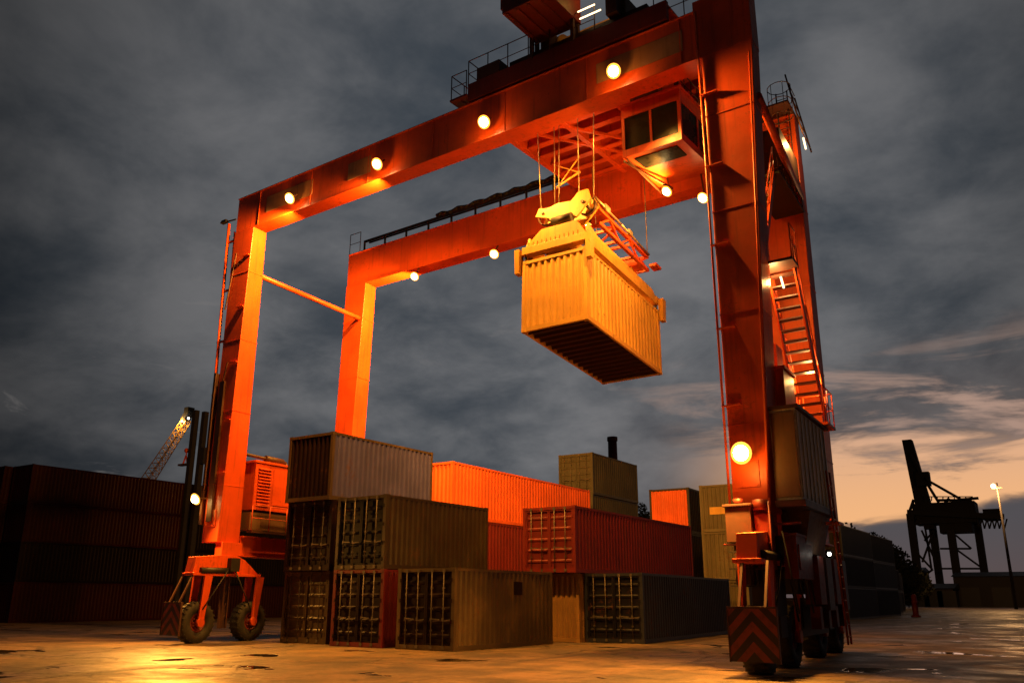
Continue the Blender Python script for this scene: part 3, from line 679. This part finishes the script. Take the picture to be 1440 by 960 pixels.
# tube lights round the stairs
for (p, q) in (((-6.9, 27.6, 17.05), (-6.85, 27.6, 16.6)), ((-7.6, 22.0, 10.25), (-7.58, 22.0, 9.9)), ((-7.05, 22.6, 10.3), (-6.98, 22.6, 9.9)), ((-6.75, 25.0, 7.95), (-6.75, 25.0, 7.5))):
    b = B(); b.tube(p, q, .03, 8); b.build('tube_light', M['tube'], cr)
    L_ = bpy.data.lights.new('lamp_light', 'POINT'); L_.energy = 130; L_.color = (1, .5, .15); L_.shadow_soft_size = .1
    lo = bpy.data.objects.new('lamp_light', L_); col.objects.link(lo); lo.parent = cr; lo.location = CR(p[0]-.12, p[1]-.35, p[2]-.3)-base
b = B(); b.ball((-6.62, 23.4, 2.75), .05); b.build('marker_lamp', M['white'], cr)

# ------------------------------------------------------------------ trolley with cab
tb = K(-13.8, 24.5, ZT+.1)
tr = root('crane_trolley', tb, (0, 0, 0), 'dark red hoist trolley with driver cab riding on the crane girders', 'trolley')
def T(): return MB(K)
xl, xr, ya, yb = -17.3, -9.6, 21.0, 29.0
b = T()
for x_ in (xl, -15.0, -12.4, xr): b.box(x_, x_+.2, 22.0, 28.2, 18.22, 19.25)
for i in range(8): y_ = 22.1+i*.8; b.box(xl+.21, xr-.01, y_, y_+.12, 18.35, 18.85); b.box(xl+.21, xr-.01, y_-.08, y_+.2, 18.3, 18.345)
fr = b.build('frame', M['crane'], tr)
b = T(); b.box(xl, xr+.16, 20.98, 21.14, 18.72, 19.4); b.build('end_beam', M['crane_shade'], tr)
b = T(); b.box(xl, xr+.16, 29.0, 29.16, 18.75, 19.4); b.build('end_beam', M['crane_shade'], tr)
b = T(); b.box(xl+.002, xr+.158, 21.15, 28.99, 19.26, 19.32); b.build('deck', M['crane'], tr)
for x_ in (xl+.8, xr-.6):
    for y_ in (21.42, 28.86):
        b = T(); b.lathe([(.28, -.06), (.28, .06), (.02, .07), (.02, -.07)], (x_, y_, 18.98), 'y', 20); b.build('wheel', M['steel'], tr)
b = T()
for x0, x1, y0, y1 in ((-17.1, -15.05, 22.1, 24.9), (-14.8, -12.45, 22.1, 23.5), (-14.8, -12.45, 25.6, 28.0), (-12.2, -9.65, 22.1, 28.0)): b.box(x0, x1, y0, y1, 18.86, 18.9)
b.build('belly_plate', M['crane'], tr)
b = T(); b.bar((xl+.2, 22.3, 18.3), (-13.6, 27.8, 18.3), .1); b.build('brace', M['crane'], tr)
b = T(); b.bar((-16, 22.3, 18.25), (-12.6, 27.4, 18.25), .1); b.build('brace', M['crane'], tr)
b = T(); b.box(-16.9, -15.9, 20.98, 22.2, 19.42, 19.9); b.box(-15.6, -10.2, 21.2, 24.4, 19.33, 19.75); b.build('machine_bed', M['crane_dark'], tr)
railing(tr, [(xl, 21.0, 19.33), (-12.0, 21.0, 19.33)], 1.05, .95, tf=K)
railing(tr, [(xl, 21.0, 19.33), (xl, 28.9, 19.33)], 1.05, 1.2, tf=K)
railing(tr, [(xl-.75, 20.95, 19.0), (xl-.05, 20.95, 19.0)], 1.0, .7, tf=K); railing(tr, [(xl-.75, 20.95, 19.0), (xl-.75, 22.4, 19.0)], 1.0, .7, tf=K)
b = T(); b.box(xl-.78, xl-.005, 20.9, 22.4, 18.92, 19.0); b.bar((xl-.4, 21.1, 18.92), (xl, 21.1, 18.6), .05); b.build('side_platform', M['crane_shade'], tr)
# hoist machinery
b = T(); b.lathe([(.55, -1.3), (.62, -1.3), (.62, -1.22), (.48, -1.2), (.48, 1.2), (.62, 1.22), (.62, 1.3), (.55, 1.3), (.05, 1.3), (.05, -1.3)], (-12.7, 22.4, 20.2), 'x', 28); b.build('hoist_drum', M['yellow'], tr)
b = T(); b.box(-14.4, -14.05, 21.4, 23.2, 19.76, 20.6); b.box(-11.35, -11.0, 21.3, 22.9, 19.76, 20.5); b.box(-13.9, -11.6, 23.3, 24.2, 19.76, 20.3); b.build('gearbox', M['brown'], tr)
b = T(); b.box(-11.55, -11.15, 20.95, 21.35, 19.76, 20.9); b.tube((-11.35, 21.15, 20.9), (-11.35, 21.15, 21.3), .22, 12); b.build('brake_unit', M['crane_dark'], tr)
b = T(); b.box(-14.6, -12.75, 19.4, 21.4, 20.2, 22.9); b.box(-14.75, -14.602, 19.5, 20.6, 20.5, 21.3)
for i in range(4): b.box(-14.5+.42*i, -14.38+.42*i, 19.45, 21.35, 20.15, 20.197)
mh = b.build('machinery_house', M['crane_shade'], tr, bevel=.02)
for x_, y_ in ((-14.5, 21.32), (-12.85, 21.32), (-14.5, 21.0), (-12.85, 21.0)):
    b = T(); b.box(x_-.06, x_+.06, y_-.06, y_+.06, 19.33, 20.19); b.build('support_post', M['crane_dark'], mh)
for (p, q) in (((-12.6, 20.95, 20.35), (-11.95, 20.95, 20.35)), ((-12.5, 20.9, 20.0), (-11.7, 20.9, 20.0))):
    b = T(); b.tube(p, q, .025, 8); b.build('tube_light', M['tube'], tr)
L_ = bpy.data.lights.new('lamp_light', 'POINT'); L_.energy = 22; L_.color = (1, .5, .1); L_.shadow_soft_size = .15
lo = bpy.data.objects.new('lamp_light', L_); col.objects.link(lo); lo.parent = tr; lo.location = K(-11.9, 21.2, 21.0)-tb
# cab under the trolley
cx0, cx1, cy0, cy1, cz0, cz1 = -11.95, -9.85, 22.5, 25.1, 15.4, 17.25
b = T(); fr_ = .1
b.box(cx0, cx1, cy0, cy1, cz0, cz0+.26); b.box(cx0, cx1, cy0, cy1, cz1-.42, cz1); b.box(cx0-.08, cx1+.08, cy0-.1, cy1+.08, cz1-.02, cz1+.04)
for x_ in (cx0, cx1-.1):
    for y_ in (cy0, (cy0+cy1)/2, cy1-.1): b.box(x_, x_+.1, y_, y_+.1, cz0+.26, cz1-.42)
b.box((cx0+cx1)/2-.04, (cx0+cx1)/2+.04, cy0, cy0+.08, cz0+.26, cz1-.42)
b.box(cx0+.1, cx1-.1, cy1-.06, cy1-.003, cz0+.26, cz1-.42)
cb = b.build('driver_cab', M['crane'], tr)
for (x0, x1) in ((cx0+.1, (cx0+cx1)/2-.04), ((cx0+cx1)/2+.04, cx1-.1)):
    b = T(); b.box(x0, x1, cy0+.03, cy0+.05, cz0+.26, cz1-.42); b.build('window', M['glass'], cb)
for x_ in (cx0+.03, cx1-.05):
    for y0_, y1_ in ((cy0+.1, (cy0+cy1)/2), ((cy0+cy1)/2+.1, cy1-.1)):
        b = T(); b.box(x_, x_+.02, y0_, y1_, cz0+.26, cz1-.42); b.build('window', M['glass'], cb)
b = T(); b.box(cx0+.3, cx1-.3, cy0+.25, cy0+1.0, cz0-.03, cz0-.003); b.build('floor_window', M['glass'], cb)
b = T(); b.box(cx0+.7, cx1-.7, cy0+.9, cy0+1.5, cz0+.13, cz0+.9); b.build('driver_seat', M['black'], cb)
for x_ in (cx0+.2, cx1-.3):
    for y_ in (cy0+.3, cy1-.3):
        b = T(); b.box(x_, x_+.12, y_, y_+.12, cz1+.003, 18.5); b.build('hanger', M['crane_dark'], cb)
b = T(); b.box(cx0-.15, cx0+.9, cy0+1.0, cy0+1.8, cz1+.003, 18.45); b.build('hanger_box', M['crane_dark'], cb)
railing(cb, [(cx0+.9, cy0+.05, cz1), (cx1-.05, cy0+.05, cz1), (cx1-.05, cy1, cz1)], .8, .5, tf=K)
b = T(); b.bar((cx0-.05, cy0+.2, cz0), (cx0+.6, cy1-.2, cz0-.3), .07); b.bar((cx0+.1, cy0+.1, cz0-.02), (cx0+.1, cy1, cz0-.25), .05); b.build('boarding_step', M['crane_dark'], cb)
def flood_k(parent, p, face, power, r=.14, mount=None, aim=None, cone=150):
    f_ = Vector(face).normalized(); p = Vector(p); h = MB(K); h.tube(p-f_*.2, p-f_*.02, r*.55, 12, r*1.1)
    if mount: h.bar(p-f_*.15, mount, .05)
    ho = h.build('floodlight', M['crane_dark'], parent); l = MB(K); l.tube(p-f_*.02, p+f_*.02, r, 14); l.ball(p+f_*.02, r*.8, 12); l.build('lens', M['lamp'], ho)
    g_ = MB(K); g_.tube(p-f_*.03, p-f_*.01, r*1.4, 20); g_.build('halo_ring', M['halo_ring'], ho)  # same added glow ring, imitating glare round the lens
    lamp_spot(ho, K(*(p+f_*(r+.2))), K(*(aim or face)), power, cone)
flood_k(cb, (-11.4, 24.5, 14.85), (-.3, -.6, -.6), P_CAB, mount=(-11.4, 24.6, cz0), aim=(-.7, -.1, .5), cone=178)
flood_k(cb, (-10.33, 25.0, 14.5), (-.2, -.6, -.6), P_CAB, mount=(-10.33, 25.0, cz0), aim=(-.8, -.1, -.7))
flood_k(tr, (-16.6, 22.6, 18.15), (-.5, .3, -.8), P_TROLLEY, mount=(-16.6, 22.6, 18.5))
flood_k(tr, (-13.4, 22.3, 18.1), (0, -.1, -1), P_TROLLEY*.7, mount=(-13.4, 22.3, 18.5))

# ------------------------------------------------------------------ hanging container and spreader
HROT = (R(-4.44), R(-1.68), R(1.57)); HL = (-12.08, 22.93, 10.08)
container('shipping_container', HL, 6.15, 0, C['cream'], C['cream'], 'yellow lit cream container hanging from the spreader in mid air', 'wall', None, rot=HROT)
sp = root('container_spreader', HL, HROT, 'yellow spreader with red headblock frame gripping the hanging container', 'spreader')
def S(): return MB()
zt = H+.02
b = S(); b.box(-W-.02, .02, -.02, .3, zt+.22, zt+.5); b.box(-W-.02, .02, 5.85, 6.17, zt+.22, zt+.5)
for x_ in (-W-.02, -.24): b.box(x_, x_+.26, .3, 5.85, zt+.17, zt+.47)
b.box(-1.7, -.75, .3, 5.85, zt+.2, zt+.7)
b.build('frame', M['yellow'], sp, bevel=.012)
for y_ in (.0, 5.9):
    b = S(); b.prism([(-W+.1, zt+.51), (-.05, zt+.51), (-.38, zt+1.05), (-1.72, zt+1.05)], y_+.02, y_+.24, 'y')
    for i in range(12): b.box(-2.25+.17*i, -2.2+.17*i, y_-.0, y_+.019, zt+.51, zt+.66)
    b.build('end_gusset', M['yellow'], sp)
b = S(); b.prism([(.1, zt+.48), (6.05, zt+.48), (5.7, zt+.72), (1.0, zt+.78), (.3, zt+.98)], -.14, -.06, 'x'); b.prism([(.1, zt+.48), (6.05, zt+.48), (5.7, zt+.72), (1.0, zt+.78), (.3, zt+.98)], -W+.06, -W+.14, 'x'); b.build('side_plate', M['yellow'], sp)
for x_ in (-W-.12, -.04):
    for y_ in (-.1, 5.95):
        b = S(); b.hexa([(x_, y_, zt-.5), (x_+.16, y_, zt-.5), (x_+.16, y_+.26, zt-.5), (x_, y_+.26, zt-.5)], [(x_-.02, y_-.02, zt+.4), (x_+.18, y_-.02, zt+.4), (x_+.18, y_+.3, zt+.4), (x_-.02, y_+.3, zt+.4)])
        b.add([], []); 
        b.v = [Vector((v.x+(.09 if x_ > -1 else -.09), v.y+(-.05 if y_ < 1 else .05), v.z)) for v in b.v]
        b.build('corner_guide', M['yellow'], sp)
for x_ in (-W+.09, -.09):
    for y_ in (.09, 6.06):
        b = S(); b.tube((x_, y_, zt-.06), (x_, y_, zt+.22), .045, 10); b.build('twistlock', M['steel'], sp)
# headblock
b = S(); b.prism([(-2.15, 4.42), (-2.0, 4.72), (-1.7, 4.62), (-1.25, 4.72), (-.75, 4.66), (-.45, 4.95), (-.1, 4.95), (.02, 4.55), (-.35, 4.15), (-.55, 3.98), (-1.45, 3.92), (-1.6, 4.22)], .35, .43, 'y')
b.prism([(-2.15, 4.42), (-2.0, 4.72), (-1.7, 4.62), (-1.25, 4.72), (-.75, 4.66), (-.45, 4.95), (-.1, 4.95), (.02, 4.55), (-.35, 4.15), (-.55, 3.98), (-1.45, 3.92), (-1.6, 4.22)], .95, 1.03, 'y')
hb = b.build('headblock', M['yellow'], sp, bevel=.01)
for x_ in (-1.85, -.3):
    b = S(); b.lathe([(.3, -.05), (.34, -.09), (.34, .09), (.3, .05)], (x_, .7, 4.5), 'y', 22); b.build('sheave', M['crane_dark'], hb)
    b = S(); b.tube((x_, .3, 4.5), (x_, 1.1, 4.5), .06, 10); b.build('pin', M['steel'], hb)
b = S(); b.tube((-1.4, .25, 3.95), (-.65, .25, 3.95), .17, 14); b.build('cable_reel', M['black'], hb)
b = S()
for x_ in (-2.1, -.05):
    for zc in (3.95, 4.5): b.bar((x_, 1.03, zc), (x_, 5.3, zc), .12)
    for i in range(5): b.bar((x_, 1.1+.84*i, 3.95+.55*(i % 2)), (x_, 1.1+.84*(i+1), 3.95+.55*((i+1) % 2)), .07)
for y_ in (1.2, 2.6, 4.0, 5.25):
    for zc in (3.95, 4.5): b.bar((-2.1, y_, zc), (-.05, y_, zc), .1)
b.bar((-2.1, 1.2, 4.5), (-.05, 2.6, 4.5), .06); b.bar((-2.1, 4.0, 4.5), (-.05, 2.6, 4.5), .06)
b.build('lattice_frame', M['crane'], hb)
b = S(); b.box(.12, .42, 5.0, 5.5, 3.95, 4.05); b.box(-1.9, -.25, 4.9, 5.5, 4.1, 4.4); b.build('end_block', M['crane'], hb)
b = S(); b.tube((.05, .6, 4.7), (.08, 2.6, 4.62), .045); b.tube((.08, 2.6, 4.62), (.06, 5.2, 4.55), .045); b.box(0, .12, 1.3, 1.7, 4.55, 4.8); b.box(0, .12, 3.3, 3.6, 4.55, 4.75); b.build('hose', M['rope'], hb)
for x_ in (-1.9, -.55):
    for y_ in (1.5, 4.8):
        b = S(); b.box(x_-.08, x_+.08, y_-.08, y_+.08, zt+.5, 3.95); b.build('suspension_link', M['yellow'], hb)
HM = Matrix.Translation(HL) @ Euler(HROT).to_matrix().to_4x4(); HMi = HM.inverted()
def up_rope(p, dx=0, dy=0, ztop=18.4, r=.02):
    a = HM @ Vector(p); e = Vector((a.x+dx, a.y+dy, ztop)); b = S(); b.tube(p, HMi @ e, r, 6); b.build('rope', M['rope'], sp)
for p, dx, dy in (((-2.1, .7, 4.5), -.15, 0), ((-1.55, .7, 4.5), 0, 0), ((-1.4, .7, 4.5), 0, .1), ((-.6, .7, 4.5), 0, 0), ((-.05, .7, 4.5), .1, 0), ((0, 5.2, 4.5), .1, -.2), ((-2.05, 5.2, 4.5), -.1, -.2)): up_rope(p, dx, dy)
b = S(); b.bar((-1.5, .7, 5.6), (-.55, .7, 5.95), .05); b.bar((-1.5, .7, 6.5), (-.55, .7, 5.9), .03); b.bar((-1.5, .7, 5.55), (-.55, .7, 6.6), .03); b.build('rope_spacer', M['yellow'], sp)

# ------------------------------------------------------------------ far things
def lattice(b, p, q, w0, w1, n, r=.06, tf=None):
    p, q = Vector(p), Vector(q); a = (q-p).normalized(); e = a.cross(Vector((0, 1, .001))).normalized(); g = a.cross(e).normalized()
    prev = None
    for i in range(n+1):
        c = p+(q-p)*i/n; ww = (w0+(w1-w0)*i/n)/2
        ring = [c+ww*(sx*e+sg*g) for sx, sg in ((-1, -1), (1, -1), (1, 1), (-1, 1))]
        for k in range(4): b.bar(ring[k], ring[(k+1) % 4], r)
        if prev:
            for k in range(4): b.bar(prev[k], ring[k], r*1.4); b.bar(prev[k], ring[(k+1) % 4], r)
        prev = ring
# ship-to-shore crane (silhouette against the afterglow); helper: point seen at a pixel at a given distance in y
def PX(px, py, y):
    d_ = (px-720)*rt-(py-480)*up+F*fw; return Vector((0, 0, HC))+d_*(y/d_.y)
D = 262
base_s = PX(1330, 849, D); base_s.z = 0
sts = root('harbour_crane', base_s, (0, 0, 0), 'dark quay crane with raised boom against the sunset', 'harbour crane')
def SV(px, py, dy=0): return PX(px, py, D+dy)-base_s
def sb(name, segs, w_, parent=sts, mat='far'):
    for (a, c) in segs:
        b = MB(); b.bar(a, c, w_); b.build(name, M[mat], parent)
def grounded(px, py, dy):   # straight down from a seen point to the ground
    p = SV(px, py, dy); return Vector((p.x, p.y, 0))
for px, py, dy in ((1280, 722, 0), (1311, 738, 14), (1337, 745, 0), (1373, 728, 14)):
    b = MB(); b.bar(SV(px, py, dy), grounded(px, py, dy), 1.9); b.build('leg', M['far'], sts)
sb('main_beam', [(SV(1276, 720), SV(1412, 726)), (SV(1306, 724, 14), SV(1408, 728, 14))], 1.4)
bm = MB(); a0, a1 = SV(1276, 619, 5), SV(1303, 726, 5); e_ = Vector((1.25, 0, 0)); e2 = Vector((2.1, 0, 0)); yv = Vector((0, 1.6, 0)); bm.hexa([tuple(v) for v in (a1-e2-yv, a1+e2-yv, a1+e2+yv, a1-e2+yv)], [tuple(v) for v in (a0-e_-yv, a0+e_-yv, a0+e_+yv, a0-e_+yv)]); bm.build('boom', M['far'], sts)
b = MB(); c0 = SV(1332, 726, 6); b.box(c0.x-8, c0.x+7.5, c0.y-4, c0.y+5, c0.z-2.0, c0.z+3.6); b.box(c0.x-2, c0.x+6, c0.y-3, c0.y+3, c0.z-4.6, c0.z-2.0); b.box(c0.x-6, c0.x-3.4, c0.y-2, c0.y+2, c0.z-3.2, c0.z-2.0); b.box(c0.x+9, c0.x+13, c0.y-2, c0.y+3, c0.z-1.5, c0.z+1.4); b.build('machinery_house', M['far'], sts)
sb('stay', [(SV(1281, 640), SV(1299, 672)), (SV(1276, 722, 7), SV(1299, 735, 7)), (SV(1376, 700), SV(1352, 702)), (SV(1299, 672), SV(1320, 706)), (SV(1299, 672), SV(1352, 702)), (SV(1335, 700), SV(1328, 708)), (SV(1285, 702), SV(1278, 722)), (SV(1320, 703), SV(1366, 703))], .7)
for px in range(1302, 1368, 8):
    b = MB(); b.bar(SV(px, 704, 0), SV(px, 698, 0), .25); b.build('rail_post', M['far'], sts)
b = MB(); b.bar(SV(1300, 698, 0), SV(1368, 698, 0), .25); b.build('top_rail', M['far'], sts)
b = MB(); c0 = SV(1299, 673, 2); b.box(c0.x-1.8, c0.x+1.6, c0.y-1.5, c0.y+1.5, c0.z-2, c0.z+1.8); b.build('boom_head', M['far'], sts)
sb('cross_brace', [(SV(1283, 745), SV(1292, 728)), (SV(1283, 770), SV(1311, 800)), (SV(1300, 735, 7), SV(1310, 800, 7)), (SV(1296, 745, 7), SV(1316, 790, 7)), (SV(1313, 745, 7), SV(1297, 790, 7)), (SV(1322, 771, 7), SV(1365, 771, 7)), (SV(1342, 770, 7), SV(1378, 796, 7)), (SV(1322, 799, 7), SV(1380, 799, 7)), (SV(1300, 760, 7), SV(1312, 748, 7)), (SV(1283, 790, 7), SV(1318, 830, 7)), (SV(1284, 820, 7), SV(1312, 800, 7)), (SV(1344, 752, 7), SV(1366, 771, 7))], .5)
fst = []
for i in range(6):
    fst += [(SV(1374+7*i, 729), SV(1377.5+7*i, 743)), (SV(1377.5+7*i, 743), SV(1381+7*i, 729))]
b = MB()
for a, c in fst: b.bar(a, c, .35)
b.build('festoon', M['far'], sts)
# light mast
def mast(px, py, dist, label, tall=None):
    tp = PX(px, py, dist); o = root('light_mast', (tp.x, tp.y, 0), (0, 0, 0), label, 'light mast')
    b = MB(); b.tube((0, 0, 0), (0, 0, tp.z+.6), .32, 10, .16); b.build('pole', M['far'], o)
    b = MB(); b.box(-.9, .9, -.15, .15, tp.z-.5, tp.z-.3); hd = b.build('lamp_bracket', M['far'], o)
    b = MB(); b.ball((-.6, -.3, tp.z), .42); b.build('lens', M['lamp_far'], hd)
    return tp, o
tp, mo = mast(1402, 683, 190, 'tall light mast with a lit yellow lamp right of the quay crane')
L_ = bpy.data.lights.new('lamp_light', 'POINT'); L_.energy = 12000; L_.color = (1, .5, .16); L_.shadow_soft_size = .4
lo = bpy.data.objects.new('lamp_light', L_); col.objects.link(lo); lo.parent = mo; lo.location = (-.6, -1.2, tp.z-.5)
# brick chimney
cp = PX(861, 616, 165); o = root('chimney', (cp.x, cp.y, 0), (0, 0, 0), 'dark red chimney rising behind the tallest container stack', 'chimney')
b = MB(); b.tube((0, 0, 0), (0, 0, cp.z), 1.3, 16, .95); sh = b.build('shaft', C['darkred'], o)
b = MB(); b.tube((0, 0, cp.z-.6), (0, 0, cp.z+.25), 1.12, 16, 1.12); b.build('rim', C['darkred'], sh)
# yellow-lit lattice jib crane beyond the dark wall
A_ = PX(198, 690, 84); Bp = PX(263, 590, 84); ft = Vector((A_.x, A_.y, 0))
jc = root('mobile_crane', tuple(ft), (0, 0, 0), 'small lattice boom crane lit yellow above the dark container wall', 'crane')
b = MB(); lattice(b, A_-ft, Bp-ft, 1.5, 1.0, 14, .07); jb_ = b.build('lattice_boom', M['yellow'], jc)
b = MB(); b.bar(Bp-ft+Vector((-.6, 0, 0)), Bp-ft+Vector((.7, 0, 1.5)), 1.1, .9); b.box(Bp.x-ft.x-.2, Bp.x-ft.x+.8, -.6, .6, Bp.z+.9, Bp.z+1.9); b.build('boom_tip', M['black'], jb_)
for dx, dz in ((-.9, -.1), (.75, .1)):
    b = MB(); b.ball((Bp.x-ft.x+dx, -.3, Bp.z+dz), .17); b.build('lens', M['white'], jb_)
L_ = bpy.data.lights.new('lamp_light', 'POINT'); L_.energy = 900; L_.color = (1, .6, .2); L_.shadow_soft_size = .2
lo = bpy.data.objects.new('lamp_light', L_); col.objects.link(lo); lo.parent = jb_; lo.location = Bp-ft+Vector((-.8, -1.2, -.3))
b = MB(); b.box(-2.2, 2.6, -1.6, 1.6, 1.2, 4.2); b.box(-.7, .7, -.7, .7, 4.2, A_.z); b.box(-3, 3, -1.9, -1.1, .0, 1.1); b.box(-3, 3, 1.1, 1.9, .0, 1.1); b.build('chassis', M['black'], jc)
# twin dark mast left of the crane leg
A_ = PX(276, 577, 44); Bp = PX(289, 579, 44)
tm = root('twin_mast', (A_.x, A_.y, 0), (0, 0, 0), 'dark twin steel mast with a small beacon arm, left of the front crane leg', 'mast')
b = MB(); wv = (Bp-A_).x
b.box(-.2, .2, -.2, .2, 0, A_.z); b.build('column', M['black'], tm)
b = MB(); b.box(wv-.2, wv+.2, -.2, .2, 0, Bp.z); b.build('column', M['black'], tm)
ar = PX(250, 653, 44)-A_; zr = PX(250, 653, 44).z
b = MB(); b.box(-1.35, -.205, -.2, .2, zr-.15, zr); arm = b.build('arm', M['crane_dark'], tm)
b = MB(); b.bar((-.95, 0, zr), (-.7, 0, zr+.65), .09); b.bar((-.4, 0, zr), (-.65, 0, zr+.65), .09); b.tube((-.67, 0, zr+.6), (-.67, 0, zr+.95), .05); b.build('beacon_stand', M['crane'], arm)
b = MB(); b.ball((-.67, 0, zr+1.08), .2); b.build('beacon', M['crane'], arm)
b = MB(); b.box(wv+.205, wv+.6, -.2, .2, zr-.2, zr+1.1); b.build('cabinet', M['black'], tm)
# red marker barrel
bp = PX(1287, 855, 95); bp.z = 0
rb_ = root('marker_post', tuple(bp), (0, 0, 0), 'slim red marker post standing on the yard before the dark container row', 'marker post')
b = MB(); b.lathe([(.45, 0), (.45, .12), (.28, .2), (.26, 1.3), (.3, 1.33), (.3, 1.45), (.26, 1.5), (.24, 2.0), (.12, 2.15), (.01, 2.15), (.01, 0)], (0, 0, 0), 'z', 20); b.build('post', C['maroon'], rb_)

# low warehouses along the quay
for i, (pxa, pxb, py, dist, lb) in enumerate([(1290, 1345, 822, 240, 'low dark warehouse behind the legs of the quay crane'), (1345, 1475, 806, 250, 'long low dark warehouse at the right edge below the light mast'), (1205, 1300, 800, 300, 'dark warehouse behind the red marker post')]):
    a, c = PX(pxa, py, dist), PX(pxb, py, dist); dx = abs(c.x-a.x); h = a.z
    o = root('warehouse', ((a.x+c.x)/2, dist, 0), (0, 0, 0), lb, 'warehouse')
    b = MB(); b.box(-dx/2, dx/2, -8, 8, 0, h-.9); b.build('wall', M['far'], o)
    b = MB(); b.prism([(-8.5, h-.9), (8.5, h-.9), (0, h+.3)], -dx/2-.4, dx/2+.4, 'x'); b.build('roof', M['black'], o)
    for k in range(3):
        b = MB(); xx = -dx/2+dx*(k+.5)/3; b.box(xx-2, xx+2, -8.06, -8.003, 0, min(4.5, h-1.5)); b.build('door', M['black'], o)
# trees behind the right row
fol = plain('dusk foliage', (.035, .04, .02), .8); bark = plain('bark', (.06, .045, .03), .9)
def tree(px, py, dist, cr_, label):
    tp = PX(px, py, dist); h = tp.z; o = root('tree', (tp.x, tp.y, 0), (0, 0, random.uniform(0, 6)), label, 'tree', 'trees beyond the container rows')
    b = MB(); b.tube((0, 0, 0), (.2, .1, h*.6), h*.03, 8, h*.014)
    for k in range(7):
        a = k*.9+random.random(); z0 = h*(.3+.05*k); b.tube((0, 0, z0), (cr_*.6*math.cos(a), cr_*.6*math.sin(a), z0+h*.22), h*.012, 6, h*.004)
    b.build('trunk', bark, o)
    b = MB(); cs = []
    while len(cs) < 60:
        a = Vector((random.uniform(-1, 1), random.uniform(-1, 1), random.uniform(-1, 1)))
        if a.length < 1: cs.append((Vector((a.x*cr_*.85, a.y*cr_*.85, h*.55+a.z*h*.36)), cr_*random.uniform(.18, .34)))
    cs.append((Vector((0, 0, h-cr_*.22)), cr_*.25))
    vs, fs = [], []
    for c, r_ in cs:
        for _ in range(150):
            dv = Vector((random.gauss(0, 1), random.gauss(0, 1), random.gauss(0, .8))).normalized()*r_*random.uniform(.55, 1.05)
            p = c+dv; s_ = random.uniform(.2, .42); e = Vector((random.gauss(0, 1), random.gauss(0, 1), random.gauss(0, 1))).normalized(); g_ = e.orthogonal().normalized()
            n0 = len(vs); vs += [tuple(p-e*s_), tuple(p+g_*s_*.6), tuple(p+e*s_), tuple(p-g_*s_*.6)]; fs.append((n0, n0+1, n0+2, n0+3))
    b.add(vs, fs); b.build('crown', fol, o)
for i, a in enumerate([(1188, 740, 160, 7, 'rounded dark tree nearest the crane, above the right container row'), (1218, 756, 165, 7, 'dark tree second from the crane, above the right container row'), (1243, 776, 170, 6.5, 'smaller dark tree where the right container row steps down'), (1264, 800, 190, 6, 'low dark tree left of the quay crane'), (900, 706, 150, 5, 'dark tree between the grey green stack and the orange ended stack')]):
    tree(*a)
